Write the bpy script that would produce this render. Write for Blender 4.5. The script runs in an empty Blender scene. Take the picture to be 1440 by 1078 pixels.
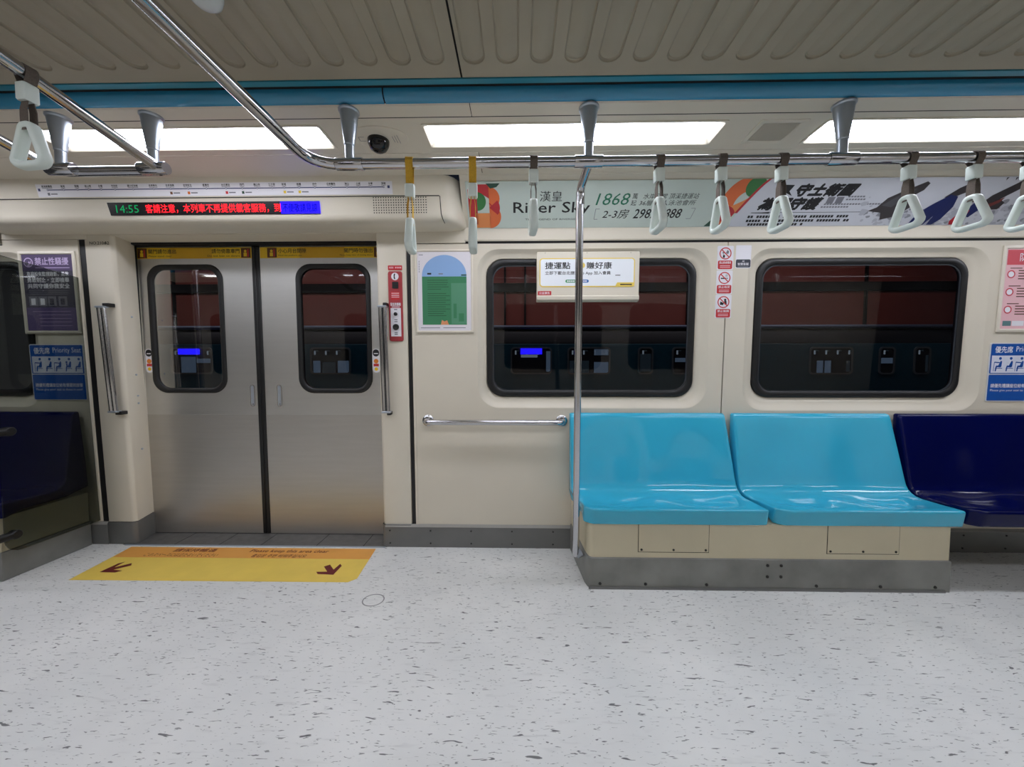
import bpy, bmesh, math, random
from mathutils import Matrix, Vector
random.seed(7)
S = bpy.context.scene
COL = S.collection
PI = math.pi

# ------------------------------------------------------------------ camera, world, exposure
YAW, PITCH = math.radians(1.1), math.radians(2.7)
cam_d = bpy.data.cameras.new('camera')
cam_d.sensor_fit = 'HORIZONTAL'; cam_d.sensor_width = 36.0; cam_d.lens = 36.0 * 520 / 1440
cam_d.clip_start = 0.02; cam_d.clip_end = 100
cam = bpy.data.objects.new('camera', cam_d); COL.objects.link(cam)
cam.location = (0, 0, 1.18); cam.rotation_euler = (PI / 2 - PITCH, 0, YAW)
S.camera = cam
wd = bpy.data.worlds.new('tunnel_dark'); S.world = wd; wd.use_nodes = True
wd.node_tree.nodes['Background'].inputs[0].default_value = (0.02, 0.025, 0.04, 1)
wd.node_tree.nodes['Background'].inputs[1].default_value = 0.12
S.view_settings.view_transform = 'Standard'; S.view_settings.look = 'None'
S.view_settings.gamma = 1.0; S.view_settings.use_curve_mapping = False
S.view_settings.exposure = 1.32
LIGHT_STRENGTH = 7.0
S.cycles.max_bounces = 10
S.cycles.diffuse_bounces = 6
S.cycles.sample_clamp_indirect = 6.0
# unseen fill light added to brighten the red wall behind the other train
def area(name, loc, rot, sx, sy, power, col):
    d = bpy.data.lights.new(name, 'AREA'); d.shape = 'RECTANGLE'; d.size = sx; d.size_y = sy
    d.energy = power; d.color = col
    o = bpy.data.objects.new(name, d); COL.objects.link(o); o.location = loc; o.rotation_euler = rot
    return o
area('wall_fill_light', (-1, 10.5, 6.2), (math.radians(38), 0, 0), 30, 0.4, 90, (1.0, 0.86, 0.8))

# ------------------------------------------------------------------ materials
def lin(c):
    if isinstance(c, str):
        c = tuple(int(c[i:i + 2], 16) for i in (0, 2, 4))
    return tuple(((v / 255) / 12.92 if v / 255 <= 0.04045 else ((v / 255 + 0.055) / 1.055) ** 2.4) for v in c) + (1.0,)

def mat(name, col, rough=0.5, metal=0.0, var=0.04, scale=6.0, bump=0.0, coat=0.0, stretch=(1, 1, 1), spec=0.5):
    m = bpy.data.materials.new(name); m.use_nodes = True
    nt = m.node_tree; b = nt.nodes['Principled BSDF']
    c = lin(col)
    b.inputs['Roughness'].default_value = rough; b.inputs['Metallic'].default_value = metal
    b.inputs['Specular IOR Level'].default_value = spec
    if coat: b.inputs['Coat Weight'].default_value = coat; b.inputs['Coat Roughness'].default_value = 0.06
    tc = nt.nodes.new('ShaderNodeTexCoord'); mp = nt.nodes.new('ShaderNodeMapping'); mp.inputs['Scale'].default_value = stretch
    nz = nt.nodes.new('ShaderNodeTexNoise'); nz.inputs['Scale'].default_value = scale; nz.inputs['Detail'].default_value = 5
    rp = nt.nodes.new('ShaderNodeValToRGB')
    rp.color_ramp.elements[0].position = 0.3; rp.color_ramp.elements[1].position = 0.7
    rp.color_ramp.elements[0].color = tuple(v * (1 - var) for v in c[:3]) + (1,)
    rp.color_ramp.elements[1].color = tuple(min(1, v * (1 + var)) for v in c[:3]) + (1,)
    L = nt.links.new
    L(tc.outputs['Object'], mp.inputs[0]); L(mp.outputs[0], nz.inputs['Vector']); L(nz.outputs['Fac'], rp.inputs[0]); L(rp.outputs[0], b.inputs['Base Color'])
    if bump:
        bp = nt.nodes.new('ShaderNodeBump'); bp.inputs['Strength'].default_value = bump; bp.inputs['Distance'].default_value = 0.002
        L(nz.outputs['Fac'], bp.inputs['Height']); L(bp.outputs[0], b.inputs['Normal'])
    return m

def emit(name, col, strength):
    m = bpy.data.materials.new(name); m.use_nodes = True
    nt = m.node_tree; nt.nodes.clear()
    o = nt.nodes.new('ShaderNodeOutputMaterial'); e = nt.nodes.new('ShaderNodeEmission')
    e.inputs[0].default_value = lin(col); e.inputs[1].default_value = strength
    nt.links.new(e.outputs[0], o.inputs[0]); return m

def pane_mat(name, tint, ior=1.4, tintrough=0.0):
    m = bpy.data.materials.new(name); m.use_nodes = True
    nt = m.node_tree; nt.nodes.clear(); L = nt.links.new
    o = nt.nodes.new('ShaderNodeOutputMaterial'); t = nt.nodes.new('ShaderNodeBsdfTransparent'); g = nt.nodes.new('ShaderNodeBsdfGlossy')
    f = nt.nodes.new('ShaderNodeFresnel'); mx = nt.nodes.new('ShaderNodeMixShader')
    f.inputs[0].default_value = ior; t.inputs[0].default_value = tint + (1,); g.inputs['Roughness'].default_value = tintrough
    g.inputs[0].default_value = (1, 1, 1, 1)
    L(f.outputs[0], mx.inputs[0]); L(t.outputs[0], mx.inputs[1]); L(g.outputs[0], mx.inputs[2]); L(mx.outputs[0], o.inputs[0])
    return m

M = {}
M['cream'] = mat('cream_panel', (216, 208, 191), 0.38, var=0.02, scale=3)
M['cream2'] = mat('cream_cover', (218, 210, 193), 0.42, var=0.02, scale=3)
M['ceil'] = mat('ceiling_panel', (160, 152, 134), 0.6, var=0.05, scale=4)
M['base_cream'] = mat('seat_base_cream', (206, 196, 168), 0.5, var=0.03, scale=5)
M['blue_band'] = mat('teal_blue_trim', (56, 140, 178), 0.22, var=0.05, scale=2, coat=0.3)
M['teal_band'] = mat('teal_strip', (40, 128, 150), 0.3, var=0.05, scale=2)
M['black'] = mat('black_rubber', (14, 14, 16), 0.45, var=0.1)
M['dark'] = mat('dark_gap', (8, 8, 9), 0.8, var=0.1)
M['kick'] = mat('grey_kick_plate', (132, 132, 128), 0.45, metal=0.25, var=0.2, scale=5, bump=0.1)
M['kick_dark'] = mat('grey_skirting', (116, 116, 114), 0.45, metal=0.3, var=0.08, scale=5)
M['sill'] = mat('door_sill_steel', (120, 118, 116), 0.5, metal=0.6, var=0.12, scale=20)
M['steel'] = mat('brushed_steel_door', (204, 203, 200), 0.36, metal=0.92, var=0.02, scale=3, stretch=(1, 14, 1), bump=0.015)
M['steel_low'] = mat('brushed_steel_lower', (192, 189, 184), 0.42, metal=0.9, var=0.03, scale=3, stretch=(1, 14, 1), bump=0.02)
M['chrome'] = mat('polished_chrome', (196, 196, 200), 0.14, metal=1.0, var=0.02)
M['satin'] = mat('satin_aluminium', (178, 186, 196), 0.36, metal=0.7, var=0.03)
M['bolt'] = mat('bolt_steel', (60, 60, 58), 0.4, metal=0.8)
M['white_plastic'] = mat('white_handle_plastic', (222, 232, 226), 0.35, var=0.02)
M['grey_web'] = mat('grey_brown_webbing', (98, 88, 80), 0.85, var=0.15, scale=200)
M['yellow_web'] = mat('yellow_webbing', (206, 162, 48), 0.8, var=0.12, scale=200)
M['seat_cyan'] = mat('cyan_seat_plastic', (58, 178, 212), 0.11, var=0.03, scale=3, coat=0.25)
M['seat_navy'] = mat('navy_seat_plastic', (2, 8, 66), 0.11, var=0.05, scale=3, spec=0.22)
M['paper'] = mat('white_paper', (232, 230, 236), 0.5, var=0.01)
M['frame'] = mat('poster_frame', (226, 218, 202), 0.4, var=0.02)
M['ink'] = mat('black_ink', (26, 26, 28), 0.6)
M['greyink'] = mat('grey_ink', (120, 120, 128), 0.6)
M['glow'] = emit('diffuser_white', (240, 243, 255), LIGHT_STRENGTH)
M['glass'] = pane_mat('window_pane', (0.60, 0.65, 0.76), 1.40)
M['smoke'] = pane_mat('smoked_screen_glass', (0.56, 0.58, 0.56), 1.25)
def ink(name, col, rough=0.5): return mat(name, col, rough, var=0.015)

def floor_mat():
    m = bpy.data.materials.new('speckled_grey_vinyl'); m.use_nodes = True
    nt = m.node_tree; b = nt.nodes['Principled BSDF']; L = nt.links.new
    tc = nt.nodes.new('ShaderNodeTexCoord')
    def flecks(scale, stretch, thr, width, rot=0.0, off=0.0):
        mp = nt.nodes.new('ShaderNodeMapping'); mp.inputs['Scale'].default_value = stretch; mp.inputs['Rotation'].default_value = (0, 0, rot); mp.inputs['Location'].default_value = (off, off * 1.7, 0)
        L(tc.outputs['Object'], mp.inputs[0])
        w = nt.nodes.new('ShaderNodeTexNoise'); w.inputs['Scale'].default_value = scale; w.inputs['Detail'].default_value = 2.0; w.inputs['Roughness'].default_value = 0.55; w.inputs['Distortion'].default_value = 0.6
        L(mp.outputs[0], w.inputs['Vector'])
        r = nt.nodes.new('ShaderNodeMapRange'); r.inputs[1].default_value = thr; r.inputs[2].default_value = thr + width
        r.inputs[3].default_value = 0; r.inputs[4].default_value = 1
        L(w.outputs['Fac'], r.inputs[0]); return r.outputs[0]
    f1 = flecks(16, (1.0, 4.6, 1), 0.667, 0.03, 0.04)
    f2 = flecks(34, (1.0, 4.2, 1), 0.648, 0.03, -0.05, 3.1)
    f3 = flecks(9, (1, 6, 1), 0.60, 0.2, 0.02, 7.7)
    base = nt.nodes.new('ShaderNodeTexNoise'); base.inputs['Scale'].default_value = 2.2; base.inputs['Detail'].default_value = 6
    L(tc.outputs['Object'], base.inputs['Vector'])
    rp = nt.nodes.new('ShaderNodeValToRGB'); rp.color_ramp.elements[0].position = 0.35; rp.color_ramp.elements[1].position = 0.7
    rp.color_ramp.elements[0].color = lin((216, 217, 215)); rp.color_ramp.elements[1].color = lin((230, 230, 227))
    L(base.outputs['Fac'], rp.inputs[0])
    def mixc(a, fac, col, k):
        mu = nt.nodes.new('ShaderNodeMath'); mu.operation = 'MULTIPLY'; mu.inputs[1].default_value = k; L(fac, mu.inputs[0])
        x = nt.nodes.new('ShaderNodeMix'); x.data_type = 'RGBA'; L(mu.outputs[0], x.inputs[0]); L(a, x.inputs[6]); x.inputs[7].default_value = lin(col)
        return x.outputs[2]
    c = mixc(rp.outputs[0], f3, (180, 180, 178), 0.45)
    c = mixc(c, f2, (110, 110, 110), 0.75)
    c = mixc(c, f1, (72, 72, 74), 0.85)
    L(c, b.inputs['Base Color'])
    b.inputs['Roughness'].default_value = 0.42
    return m
M['floor'] = floor_mat()
M['closure'] = mat('closure_dark_grey', (60, 60, 62), 0.7)  # dark tone for the added end closures, keeps pane reflections dark

# ------------------------------------------------------------------ mesh helpers
def rrect(x0, x1, y0, y1, r, n=6):
    pts = []
    for cx, cy, a0 in ((x1 - r, y1 - r, 0), (x0 + r, y1 - r, 90), (x0 + r, y0 + r, 180), (x1 - r, y0 + r, 270)):
        for k in range(n + 1):
            a = math.radians(a0 + 90 * k / n); pts.append((cx + r * math.cos(a), cy + r * math.sin(a)))
    return pts

def disc_pts(cx, cy, r, n=24, ry=None):
    ry = ry or r
    return [(cx + r * math.cos(2 * PI * k / n), cy + ry * math.sin(2 * PI * k / n)) for k in range(n)]

_tcache = {}
def text_mesh(s, shear=0.0):
    key = (s, shear)
    if key in _tcache: return _tcache[key]
    cu = bpy.data.curves.new('lettering', 'FONT'); cu.body = s; cu.resolution_u = 2; cu.shear = shear
    o = bpy.data.objects.new('lettering', cu); COL.objects.link(o)
    bpy.context.view_layer.update()
    me = bpy.data.meshes.new_from_object(o.evaluated_get(bpy.context.evaluated_depsgraph_get()))
    vs = [tuple(v.co) for v in me.vertices]; fs = [tuple(p.vertices) for p in me.polygons]
    bpy.data.objects.remove(o); bpy.data.curves.remove(cu); bpy.data.meshes.remove(me)
    _tcache[key] = (vs, fs); return vs, fs

class MB:
    def __init__(s): s.v = []; s.f = []; s.m = []; s.M = Matrix.Identity(4); s.mats = []
    def mi(s, m):
        m = M[m] if isinstance(m, str) else m
        if m not in s.mats: s.mats.append(m)
        return s.mats.index(m)
    def add(s, vs, fs, m):
        k = len(s.v); i = s.mi(m)
        for p in vs: s.v.append(tuple(s.M @ Vector(p)))
        for f in fs: s.f.append(tuple(k + j for j in f)); s.m.append(i)
        return s
    def box(s, x0, x1, y0, y1, z0, z1, m):
        vs = [(x, y, z) for x in (x0, x1) for y in (y0, y1) for z in (z0, z1)]
        return s.add(vs, [(0, 1, 3, 2), (4, 6, 7, 5), (0, 4, 5, 1), (2, 3, 7, 6), (0, 2, 6, 4), (1, 5, 7, 3)], m)
    def loft(s, loops, m, closed=True, cap0=True, cap1=True, ring=False):
        n = len(loops[0]); vs = [p for l in loops for p in l]; fs = []
        e = n if closed else n - 1; K = len(loops)
        for a in range(K if ring else K - 1):
            b = (a + 1) % K
            for k in range(e):
                j = (k + 1) % n; fs.append((a * n + k, a * n + j, b * n + j, b * n + k))
        if closed and not ring:
            if cap0: fs.append(tuple(reversed(range(n))))
            if cap1: fs.append(tuple((K - 1) * n + k for k in range(n)))
        return s.add(vs, fs, m)
    def prism(s, pts, z0, z1, m):
        return s.loft([[(x, y, z0) for x, y in pts], [(x, y, z1) for x, y in pts]], m)
    def flat(s, pts, z, m): return s.add([(x, y, z) for x, y in pts], [tuple(range(len(pts)))], m)
    def rect(s, x0, y0, x1, y1, z, m): return s.flat([(x0, y0), (x1, y0), (x1, y1), (x0, y1)], z, m)
    def line(s, p, q, w, z, m):
        dx, dy = q[0] - p[0], q[1] - p[1]; l = math.hypot(dx, dy) or 1; nx, ny = -dy / l * w / 2, dx / l * w / 2
        return s.flat([(p[0] + nx, p[1] + ny), (p[0] - nx, p[1] - ny), (q[0] - nx, q[1] - ny), (q[0] + nx, q[1] + ny)], z, m)
    def band(s, outer, inner, z, m):
        n = len(outer); vs = [(x, y, z) for x, y in outer] + [(x, y, z) for x, y in inner]
        return s.add(vs, [(k, (k + 1) % n, n + (k + 1) % n, n + k) for k in range(n)], m)
    def tube(s, path, r, m, n=14, cap=True):
        P = [Vector(p) for p in path]; loops = []; up = None
        for i, p in enumerate(P):
            t = (P[min(i + 1, len(P) - 1)] - P[max(i - 1, 0)]).normalized()
            if up is None:
                up = Vector((0, 0, 1)) if abs(t.z) < 0.9 else Vector((1, 0, 0))
            a = t.cross(up); a.normalize(); b = a.cross(t).normalized(); up = b
            rr = r[i] if isinstance(r, (list, tuple)) else r
            loops.append([tuple(p + a * rr * math.cos(2 * PI * k / n) + b * rr * math.sin(2 * PI * k / n)) for k in range(n)])
        return s.loft(loops, m, cap0=cap, cap1=cap)
    def lathe(s, prof, c, m, n=24, axis='z'):
        loops = []
        for r, h in prof:
            l = []
            for k in range(n):
                a = 2 * PI * k / n; u, w = r * math.cos(a), r * math.sin(a)
                l.append({'z': (c[0] + u, c[1] + w, c[2] + h), 'x': (c[0] + h, c[1] + u, c[2] + w), 'y': (c[0] + w, c[1] + h, c[2] + u)}[axis])
            loops.append(l)
        return s.loft(loops, m)
    def extrude_x(s, prof, x0, x1, m, closed=False):
        return s.loft([[(x0, y, z) for y, z in prof], [(x1, y, z) for y, z in prof]], m, closed=closed)
    def text(s, t, x, y, h, m, w=None, z=0.0, align='L', shear=0.0, bold=0.0, rot=0.0):
        vs, fs = text_mesh(t, shear)
        if not vs: return s
        xs = [v[0] for v in vs]; ys = [v[1] for v in vs]
        x0, x1, y0, y1 = min(xs), max(xs), min(ys), max(ys)
        sy = h / max(y1 - y0, 1e-6); sx = (w / (x1 - x0)) if w else sy
        W = (x1 - x0) * sx; ox = {'L': 0, 'C': -W / 2, 'R': -W}[align]
        ca, sa = math.cos(rot), math.sin(rot); out = []
        for v in vs:
            a, b = ox + (v[0] - x0) * sx, (v[1] - y0) * sy
            out.append((x + a * ca - b * sa, y + a * sa + b * ca, z))
        d = bold * sy * 1.1
        if not d: return s.add(out, fs, m)
        for i, (u, w_) in enumerate(((-1, 0), (1, 0), (0, 1), (0, -1), (0.7, 0.7), (-0.7, -0.7))): s.add([(a + u * d, b_ + w_ * d, c + 0.00001 * i) for a, b_, c in out], fs, m)
        return s
    def holed(s, outer, holes, z, m):
        bm = bmesh.new(); es = []
        for lp in [outer] + holes:
            vs = [bm.verts.new((x, y, 0)) for x, y in lp]
            es += [bm.edges.new((vs[k], vs[(k + 1) % len(vs)])) for k in range(len(vs))]
        bmesh.ops.triangle_fill(bm, use_beauty=True, use_dissolve=False, edges=es, normal=(0, 0, 1))
        bm.verts.index_update()
        s.add([(v.co.x, v.co.y, z) for v in bm.verts], [tuple(v.index for v in f.verts) for f in bm.faces], m); bm.free(); return s
    def build(s, name, parent=None, mw=None, bevel=0.0, smooth=True, label=None, angle=35, seg=2, keep=False):
        me = bpy.data.meshes.new(name); me.from_pydata(s.v, [], s.f)
        for m in s.mats: me.materials.append(m)
        me.polygons.foreach_set('material_index', s.m)
        bm = bmesh.new(); bm.from_mesh(me)
        if not keep: bmesh.ops.recalc_face_normals(bm, faces=bm.faces)
        bm.to_mesh(me); bm.free()
        me.polygons.foreach_set('use_smooth', [smooth] * len(me.polygons))
        if smooth: me.set_sharp_from_angle(angle=math.radians(angle))
        o = bpy.data.objects.new(name, me); COL.objects.link(o)
        if parent is not None: o.parent = parent
        if mw is not None: o.matrix_world = mw if parent is None else o.matrix_world; 
        if bevel:
            b = o.modifiers.new('edge', 'BEVEL'); b.width = bevel; b.segments = seg; b.limit_method = 'ANGLE'; b.angle_limit = math.radians(40)
        if label: o['label'] = label
        return o

def thing(name, label, cat, mw=None, group=None):
    o = bpy.data.objects.new(name, None); COL.objects.link(o); o.empty_display_size = 0.05
    if mw is not None: o.matrix_world = mw
    o['label'] = label; o['category'] = cat
    if group: o['group'] = group
    return o
def tag(o, label, cat, group=None):
    o['label'] = label; o['category'] = cat
    if group: o['group'] = group
    return o
def struct(o): o['kind'] = 'structure'; return o
def dup(root, mw, label, group=None):
    r = root.copy(); COL.objects.link(r); r.matrix_world = mw; r['label'] = label
    if group: r['group'] = group
    for ch in [c for c in root.children]:
        c = ch.copy(); COL.objects.link(c); c.parent = r
        for g in [x for x in ch.children]:
            d = g.copy(); COL.objects.link(d); d.parent = c
    return r
def T(x, y, z): return Matrix.Translation((x, y, z))

# the side wall leans inwards a little; wall frame: local x along the car, y up the wall, z out into the car
LEAN = 0.03; WALL_Y = 2.36
WALL = T(0, WALL_Y, 0) @ Matrix.Rotation(PI / 2 + LEAN, 4, 'X')
def on_wall(x, v, n=0.0): return WALL @ T(x, v, n)
DOOR = T(0, 2.52, 0) @ Matrix.Rotation(PI / 2 + 0.015, 4, 'X')
CEN = 1.04                                                        # centre line of the car
def plane_frame(y0, z0, y1, z1):                                  # frame on a slope from its lower edge (y0,z0) to its upper edge (y1,z1)
    return T(0, y0, z0) @ Matrix.Rotation(math.atan2(z1 - z0, y1 - y0), 4, 'X')

# ------------------------------------------------------------------ the setting
XL, XR = -4.7, 4.7
b = MB(); b.box(XL, XR, -0.34, 2.40, -0.06, 0, 'floor'); struct(b.build('floor'))

def wall_panel(name, x0, x1, v0, v1, wins):
    b = MB(); holes = []
    for (gx0, gx1, gv0, gv1, ml, mr, mb, mt) in wins:
        holes.append(rrect(gx0 - ml, gx1 + mr, gv0 - mb, gv1 + mt, 0.135, 8))
    b.holed([(x0, v0), (x1, v0), (x1, v1), (x0, v1)], holes, 0, 'cream')
    for (gx0, gx1, gv0, gv1, ml, mr, mb, mt) in wins:             # dished moulding round the window
        loops = []
        for t, d in ((0, 0), (0.12, -0.004), (0.35, -0.020), (0.6, -0.027), (0.92, -0.030), (1.05, -0.045)):
            k = 1 - t
            loops.append([(x, y, d) for x, y in rrect(gx0 - ml * k, gx1 + mr * k, gv0 - mb * k, gv1 + mt * k, 0.10 + 0.035 * k, 8)])
        b.loft(loops, 'cream', cap0=False, cap1=False)
    b.box(x0, x0 + 0.004, v0, v1, -0.04, -0.001, 'cream'); b.box(x1 - 0.004, x1, v0, v1, -0.04, -0.001, 'cream')
    return struct(b.build(name, mw=WALL, angle=50))
WIN1 = (-0.204, 1.094, 0.985, 1.843, 0.055, 0.075, 0.07, 0.055)
WIN2 = (1.462, 2.735, 0.982, 1.838, 0.07, 0.10, 0.08, 0.055)
WIN0 = (-4.44, -3.140, 0.985, 1.843, 0.06, 0.06, 0.07, 0.055)
wall_panel('wall_front', -0.655, 1.263, 0.0, 1.93, [WIN1])
wall_panel('wall_right', 1.270, XR, 0.0, 1.93, [WIN2])
wall_panel('wall_left', XL, -2.766, 0.0, 1.97, [WIN0])
b = MB(); b.box(1.255, 1.278, 0, 1.93, -0.03, -0.012, 'dark'); struct(b.build('trim_1', mw=WALL))

def window(name, g):
    gx0, gx1, gv0, gv1 = g[:4]
    o = MB(); loops = []
    for t, d in ((0, -0.045), (0, -0.026), (0.15, -0.020), (0.8, -0.020), (1, -0.026), (1, -0.05)):
        k = t * 0.038; loops.append([(x, y, d) for x, y in rrect(gx0 + k, gx1 - k, gv0 + k, gv1 - k, 0.105 - k * 0.6, 8)])
    o.loft(loops, 'black', cap0=False, cap1=False)
    w = struct(o.build(name, mw=WALL, angle=50))
    p = MB(); k = 0.032
    p.flat(rrect(gx0 + k, gx1 - k, gv0 + k, gv1 - k, 0.085, 8), -0.036, 'glass'); p.build('pane', parent=w, smooth=False)
    r = MB(); k = 0.038; loops = []
    for kk, d in ((k, -0.034), (k, -0.029), (k + 0.006, -0.029), (k + 0.006, -0.034)):
        loops.append([(x, y, d) for x, y in rrect(gx0 + kk, gx1 - kk, gv0 + kk, gv1 - kk, 0.082, 8)])
    r.loft(loops, M['rubber_lip'], cap0=False, cap1=False); r.build('rubber_lip', parent=w)
M['rubber_lip'] = mat('grey_rubber_lip', (52, 56, 62), 0.4)
window('window_1', WIN1); window('window_2', WIN2); window('window_3', WIN0)

# pillars either side of the doors
def pillar(name, prof, v0, v1, m, mw=WALL):
    o = MB(); o.loft([[(x, v0, n) for x, n in prof], [(x, v1, n) for x, n in prof]], m, closed=False)
    return struct(o.build(name, mw=mw, angle=50))
def arc(cx, cn, r, a0, a1, n=6): return [(cx + r * math.cos(math.radians(a0 + (a1 - a0) * k / n)), cn + r * math.sin(math.radians(a0 + (a1 - a0) * k / n))) for k in range(n + 1)]
RP = [(-0.700, -0.03), (-0.700, -0.004), (-0.704, 0)] + arc(-0.866, -0.02, 0.02, 90, 180) + [(-0.880, -0.22)]
LP = [(-2.722, -0.03), (-2.722, -0.004), (-2.718, 0)] + arc(-2.567, -0.03, 0.03, 90, 20) + [(-2.592, -0.22)]
def off(prof, d):
    return [(x + (d if prof is LP else -d) * (1 if n < -0.01 else 0), n + d) for x, n in prof]
pillar('trim_2', RP, 0.150, 2.01, 'cream2'); pillar('trim_3', LP, 0.150, 2.01, 'cream2')
pillar('baseboard_door_right', [(x - 0.006 if i > 3 else x, n + 0.008) for i, (x, n) in enumerate(RP)], 0, 0.150, 'kick_dark')
pillar('baseboard_door_left', [(x + 0.006 if i > 3 else x, n + 0.008) for i, (x, n) in enumerate(LP)], 0, 0.150, 'kick_dark')
for nm, x0, x1 in (('trim_4', -0.697, -0.671), ('trim_5', -2.764, -2.722)):
    b = MB(); b.box(x0, x1, 0.15, 1.99, -0.03, -0.006, 'black'); struct(b.build(nm, mw=WALL, bevel=0.004))
b = MB(); b.box(-0.671, -0.655, 0.15, 1.93, -0.03, 0.003, 'cream2'); struct(b.build('trim_6', mw=WALL, bevel=0.002))
b = MB(); b.box(-0.705, -0.33, 1.934, 2.02, -0.03, 0.006, 'cream2'); struct(b.build('trim_17', mw=WALL, bevel=0.002))
b = MB(); b.box(-3.32, -2.70, 1.972, 2.03, -0.03, 0.002, 'cream2'); struct(b.build('trim_18', mw=WALL, bevel=0.002))

def baseboard(name, x0, x1, bolts=True):
    o = MB()
    o.loft([[(x, v, n) for v, n in ((0, 0.0), (0, 0.012), (0.135, 0.012), (0.150, 0.0))] for x in (x0, x1)], 'kick_dark')
    w = struct(o.build(name, mw=WALL))
    q = MB(); q.loft([[(x, v, n) for v, n in ((0.134, 0.0125), (0.136, 0.014), (0.152, 0.002), (0.15, 0.0))] for x in (x0, x1)], M['lipgrey']); q.build('top_lip', parent=w)
    if bolts:
        q = MB(); x = x0 + 0.03
        while x < x1 - 0.01:
            for v in (0.028, 0.112): q.lathe([(0.0055, 0), (0.0055, 0.003), (0.003, 0.005)], (x, v, 0.012), 'bolt', 10)
            x += 0.265
        q.build('bolt_heads', parent=w)
    return w
M['lipgrey'] = mat('skirting_lip', (150, 148, 142), 0.45, var=0.05)
baseboard('baseboard_front', -0.870, 0.336)
baseboard('baseboard_right', 2.25, XR)
baseboard('baseboard_left', -2.83, -2.72, False)

b = MB()                                                            # door sill
b.box(-2.62, -0.86, 2.345, 2.62, -0.02, 0.002, 'sill')
for x in (-2.28, -1.98, -1.70, -1.33, -1.02): b.box(x - 0.002, x + 0.002, 2.35, 2.52, 0.0015, 0.0024, 'dark')
b.box(-2.60, -0.87, 2.335, 2.345, -0.01, 0.005, 'satin')
struct(b.build('trim_7', bevel=0.001))

# door leaves
def door_leaf(name, x0, x1, w0, w1, sx, hx):
    vb, vt, g0, g1 = 0.006, 1.985, 0.998, 1.862
    o = MB(); hole = rrect(w0, w1, g0, g1, 0.10, 8)
    o.holed([(x0, vb), (x1, vb), (x1, vt), (x0, vt)], [hole], 0, 'steel')
    o.loft([[(x, y, 0) for x, y in hole], [(x, y, -0.03) for x, y in hole]], 'steel', cap0=False, cap1=False)
    o.box(x0, x1, vb, vb + 0.01, -0.03, 0, 'steel'); o.box(x0, x1, vt - 0.01, vt, -0.03, 0, 'steel')
    d = struct(o.build(name, mw=DOOR, angle=40))
    q = MB(); q.prism([(x0, vb), (x1, vb), (x1, 0.845), (x0, 0.845)], 0.0, 0.0015, 'steel_low'); q.build('lower_sheet', parent=d, smooth=False)
    q = MB(); loops = []
    for k, dd in ((-0.004, 0), (-0.002, 0.006), (0.004, 0.009), (0.022, 0.009), (0.030, 0.002), (0.030, -0.02)):
        loops.append([(x, y, dd) for x, y in rrect(w0 + k, w1 - k, g0 + k, g1 - k, 0.10 - k * 0.6, 8)])
    q.loft(loops, 'black', cap0=False, cap1=False); q.build('window_gasket', parent=d, angle=50)
    q = MB(); k = 0.026; q.flat(rrect(w0 + k, w1 - k, g0 + k, g1 - k, 0.085, 8), -0.006, 'glass'); q.build('window_pane', parent=d, smooth=False)
    q = MB(); s0, s1 = (x1, x1 + 0.027) if sx > 0 else (x0 - 0.027, x0)
    q.box(s0, s1, vb, vt, -0.025, 0.006, 'black'); q.build('rubber_seal', parent=d, bevel=0.006)
    q = MB()                                                        # recessed pull
    q.band(rrect(hx - 0.017, hx + 0.017, 0.902, 1.053, 0.0165, 5), rrect(hx - 0.011, hx + 0.011, 0.908, 1.047, 0.0105, 5), 0.0016, 'chrome')
    q.loft([[(x, y, 0.0016) for x, y in rrect(hx - 0.011, hx + 0.011, 0.908, 1.047, 0.0105, 5)], [(x, y, 0.0006) for x, y in rrect(hx - 0.005, hx + 0.005, 0.925, 1.03, 0.0048, 5)]], 'satin', cap0=False, cap1=True)
    q.lathe([(0.006, 0.0), (0.004, 0.004)], (hx, 0.918, 0.001), 'chrome', 10)
    q.build('recessed_pull', parent=d)
    return d
dl = door_leaf('door_1', -2.70, -1.799, -2.520, -2.008, 1, -1.834)
dr = door_leaf('door_2', -1.745, -0.84, -1.503, -1.002, -1, -1.647)
YEL = ink('warning_yellow', (232, 190, 30), 0.35); DYEL = ink('warning_ochre', (208, 160, 18), 0.35); RED = ink('sign_red', (196, 40, 46)); BROWN = ink('icon_brown', (92, 52, 24))
def strip(parent, x0, x1, t1, t2, e1, e2):
    q = MB(); y0, y1 = 1.904, 1.976
    q.prism([(x0, y0), (x1, y0), (x1, y1), (x0, y1)], 0.0, 0.001, YEL)
    q.rect(x0 + 0.27, y0, x1 - 0.27, y1, 0.0013, DYEL)
    for cx in (x0 + 0.085, x1 - 0.035):
        q.rect(cx - 0.035, y0 + 0.004, cx + 0.03, y1 - 0.004, 0.0016, BROWN)
        q.flat(disc_pts(cx - 0.006, y0 + 0.048, 0.009, 12), 0.0019, YEL); q.rect(cx - 0.018, y0 + 0.012, cx + 0.004, y0 + 0.038, 0.0019, YEL); q.rect(cx + 0.008, y0 + 0.01, cx + 0.016, y0 + 0.06, 0.0019, RED)
    q.text(t1, x0 + 0.125, y0 + 0.033, 0.030, 'ink', w=0.19, z=0.0018, bold=0.01); q.text(e1, x0 + 0.125, y0 + 0.011, 0.012, 'ink', w=0.16, z=0.0018)
    q.text(t2, x1 - 0.08, y0 + 0.033, 0.030, 'ink', w=0.19, z=0.0018, align='R', bold=0.01); q.text(e2, x1 - 0.08, y0 + 0.011, 0.012, 'ink', w=0.22, z=0.0018, align='R')
    q.build('warning_strip', parent=parent, smooth=False, keep=True)
strip(dl, -2.63, -1.80, '關門請勿進出', '請勿倚靠車門', 'Please stand clear', 'Do not lean on doors')
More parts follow.
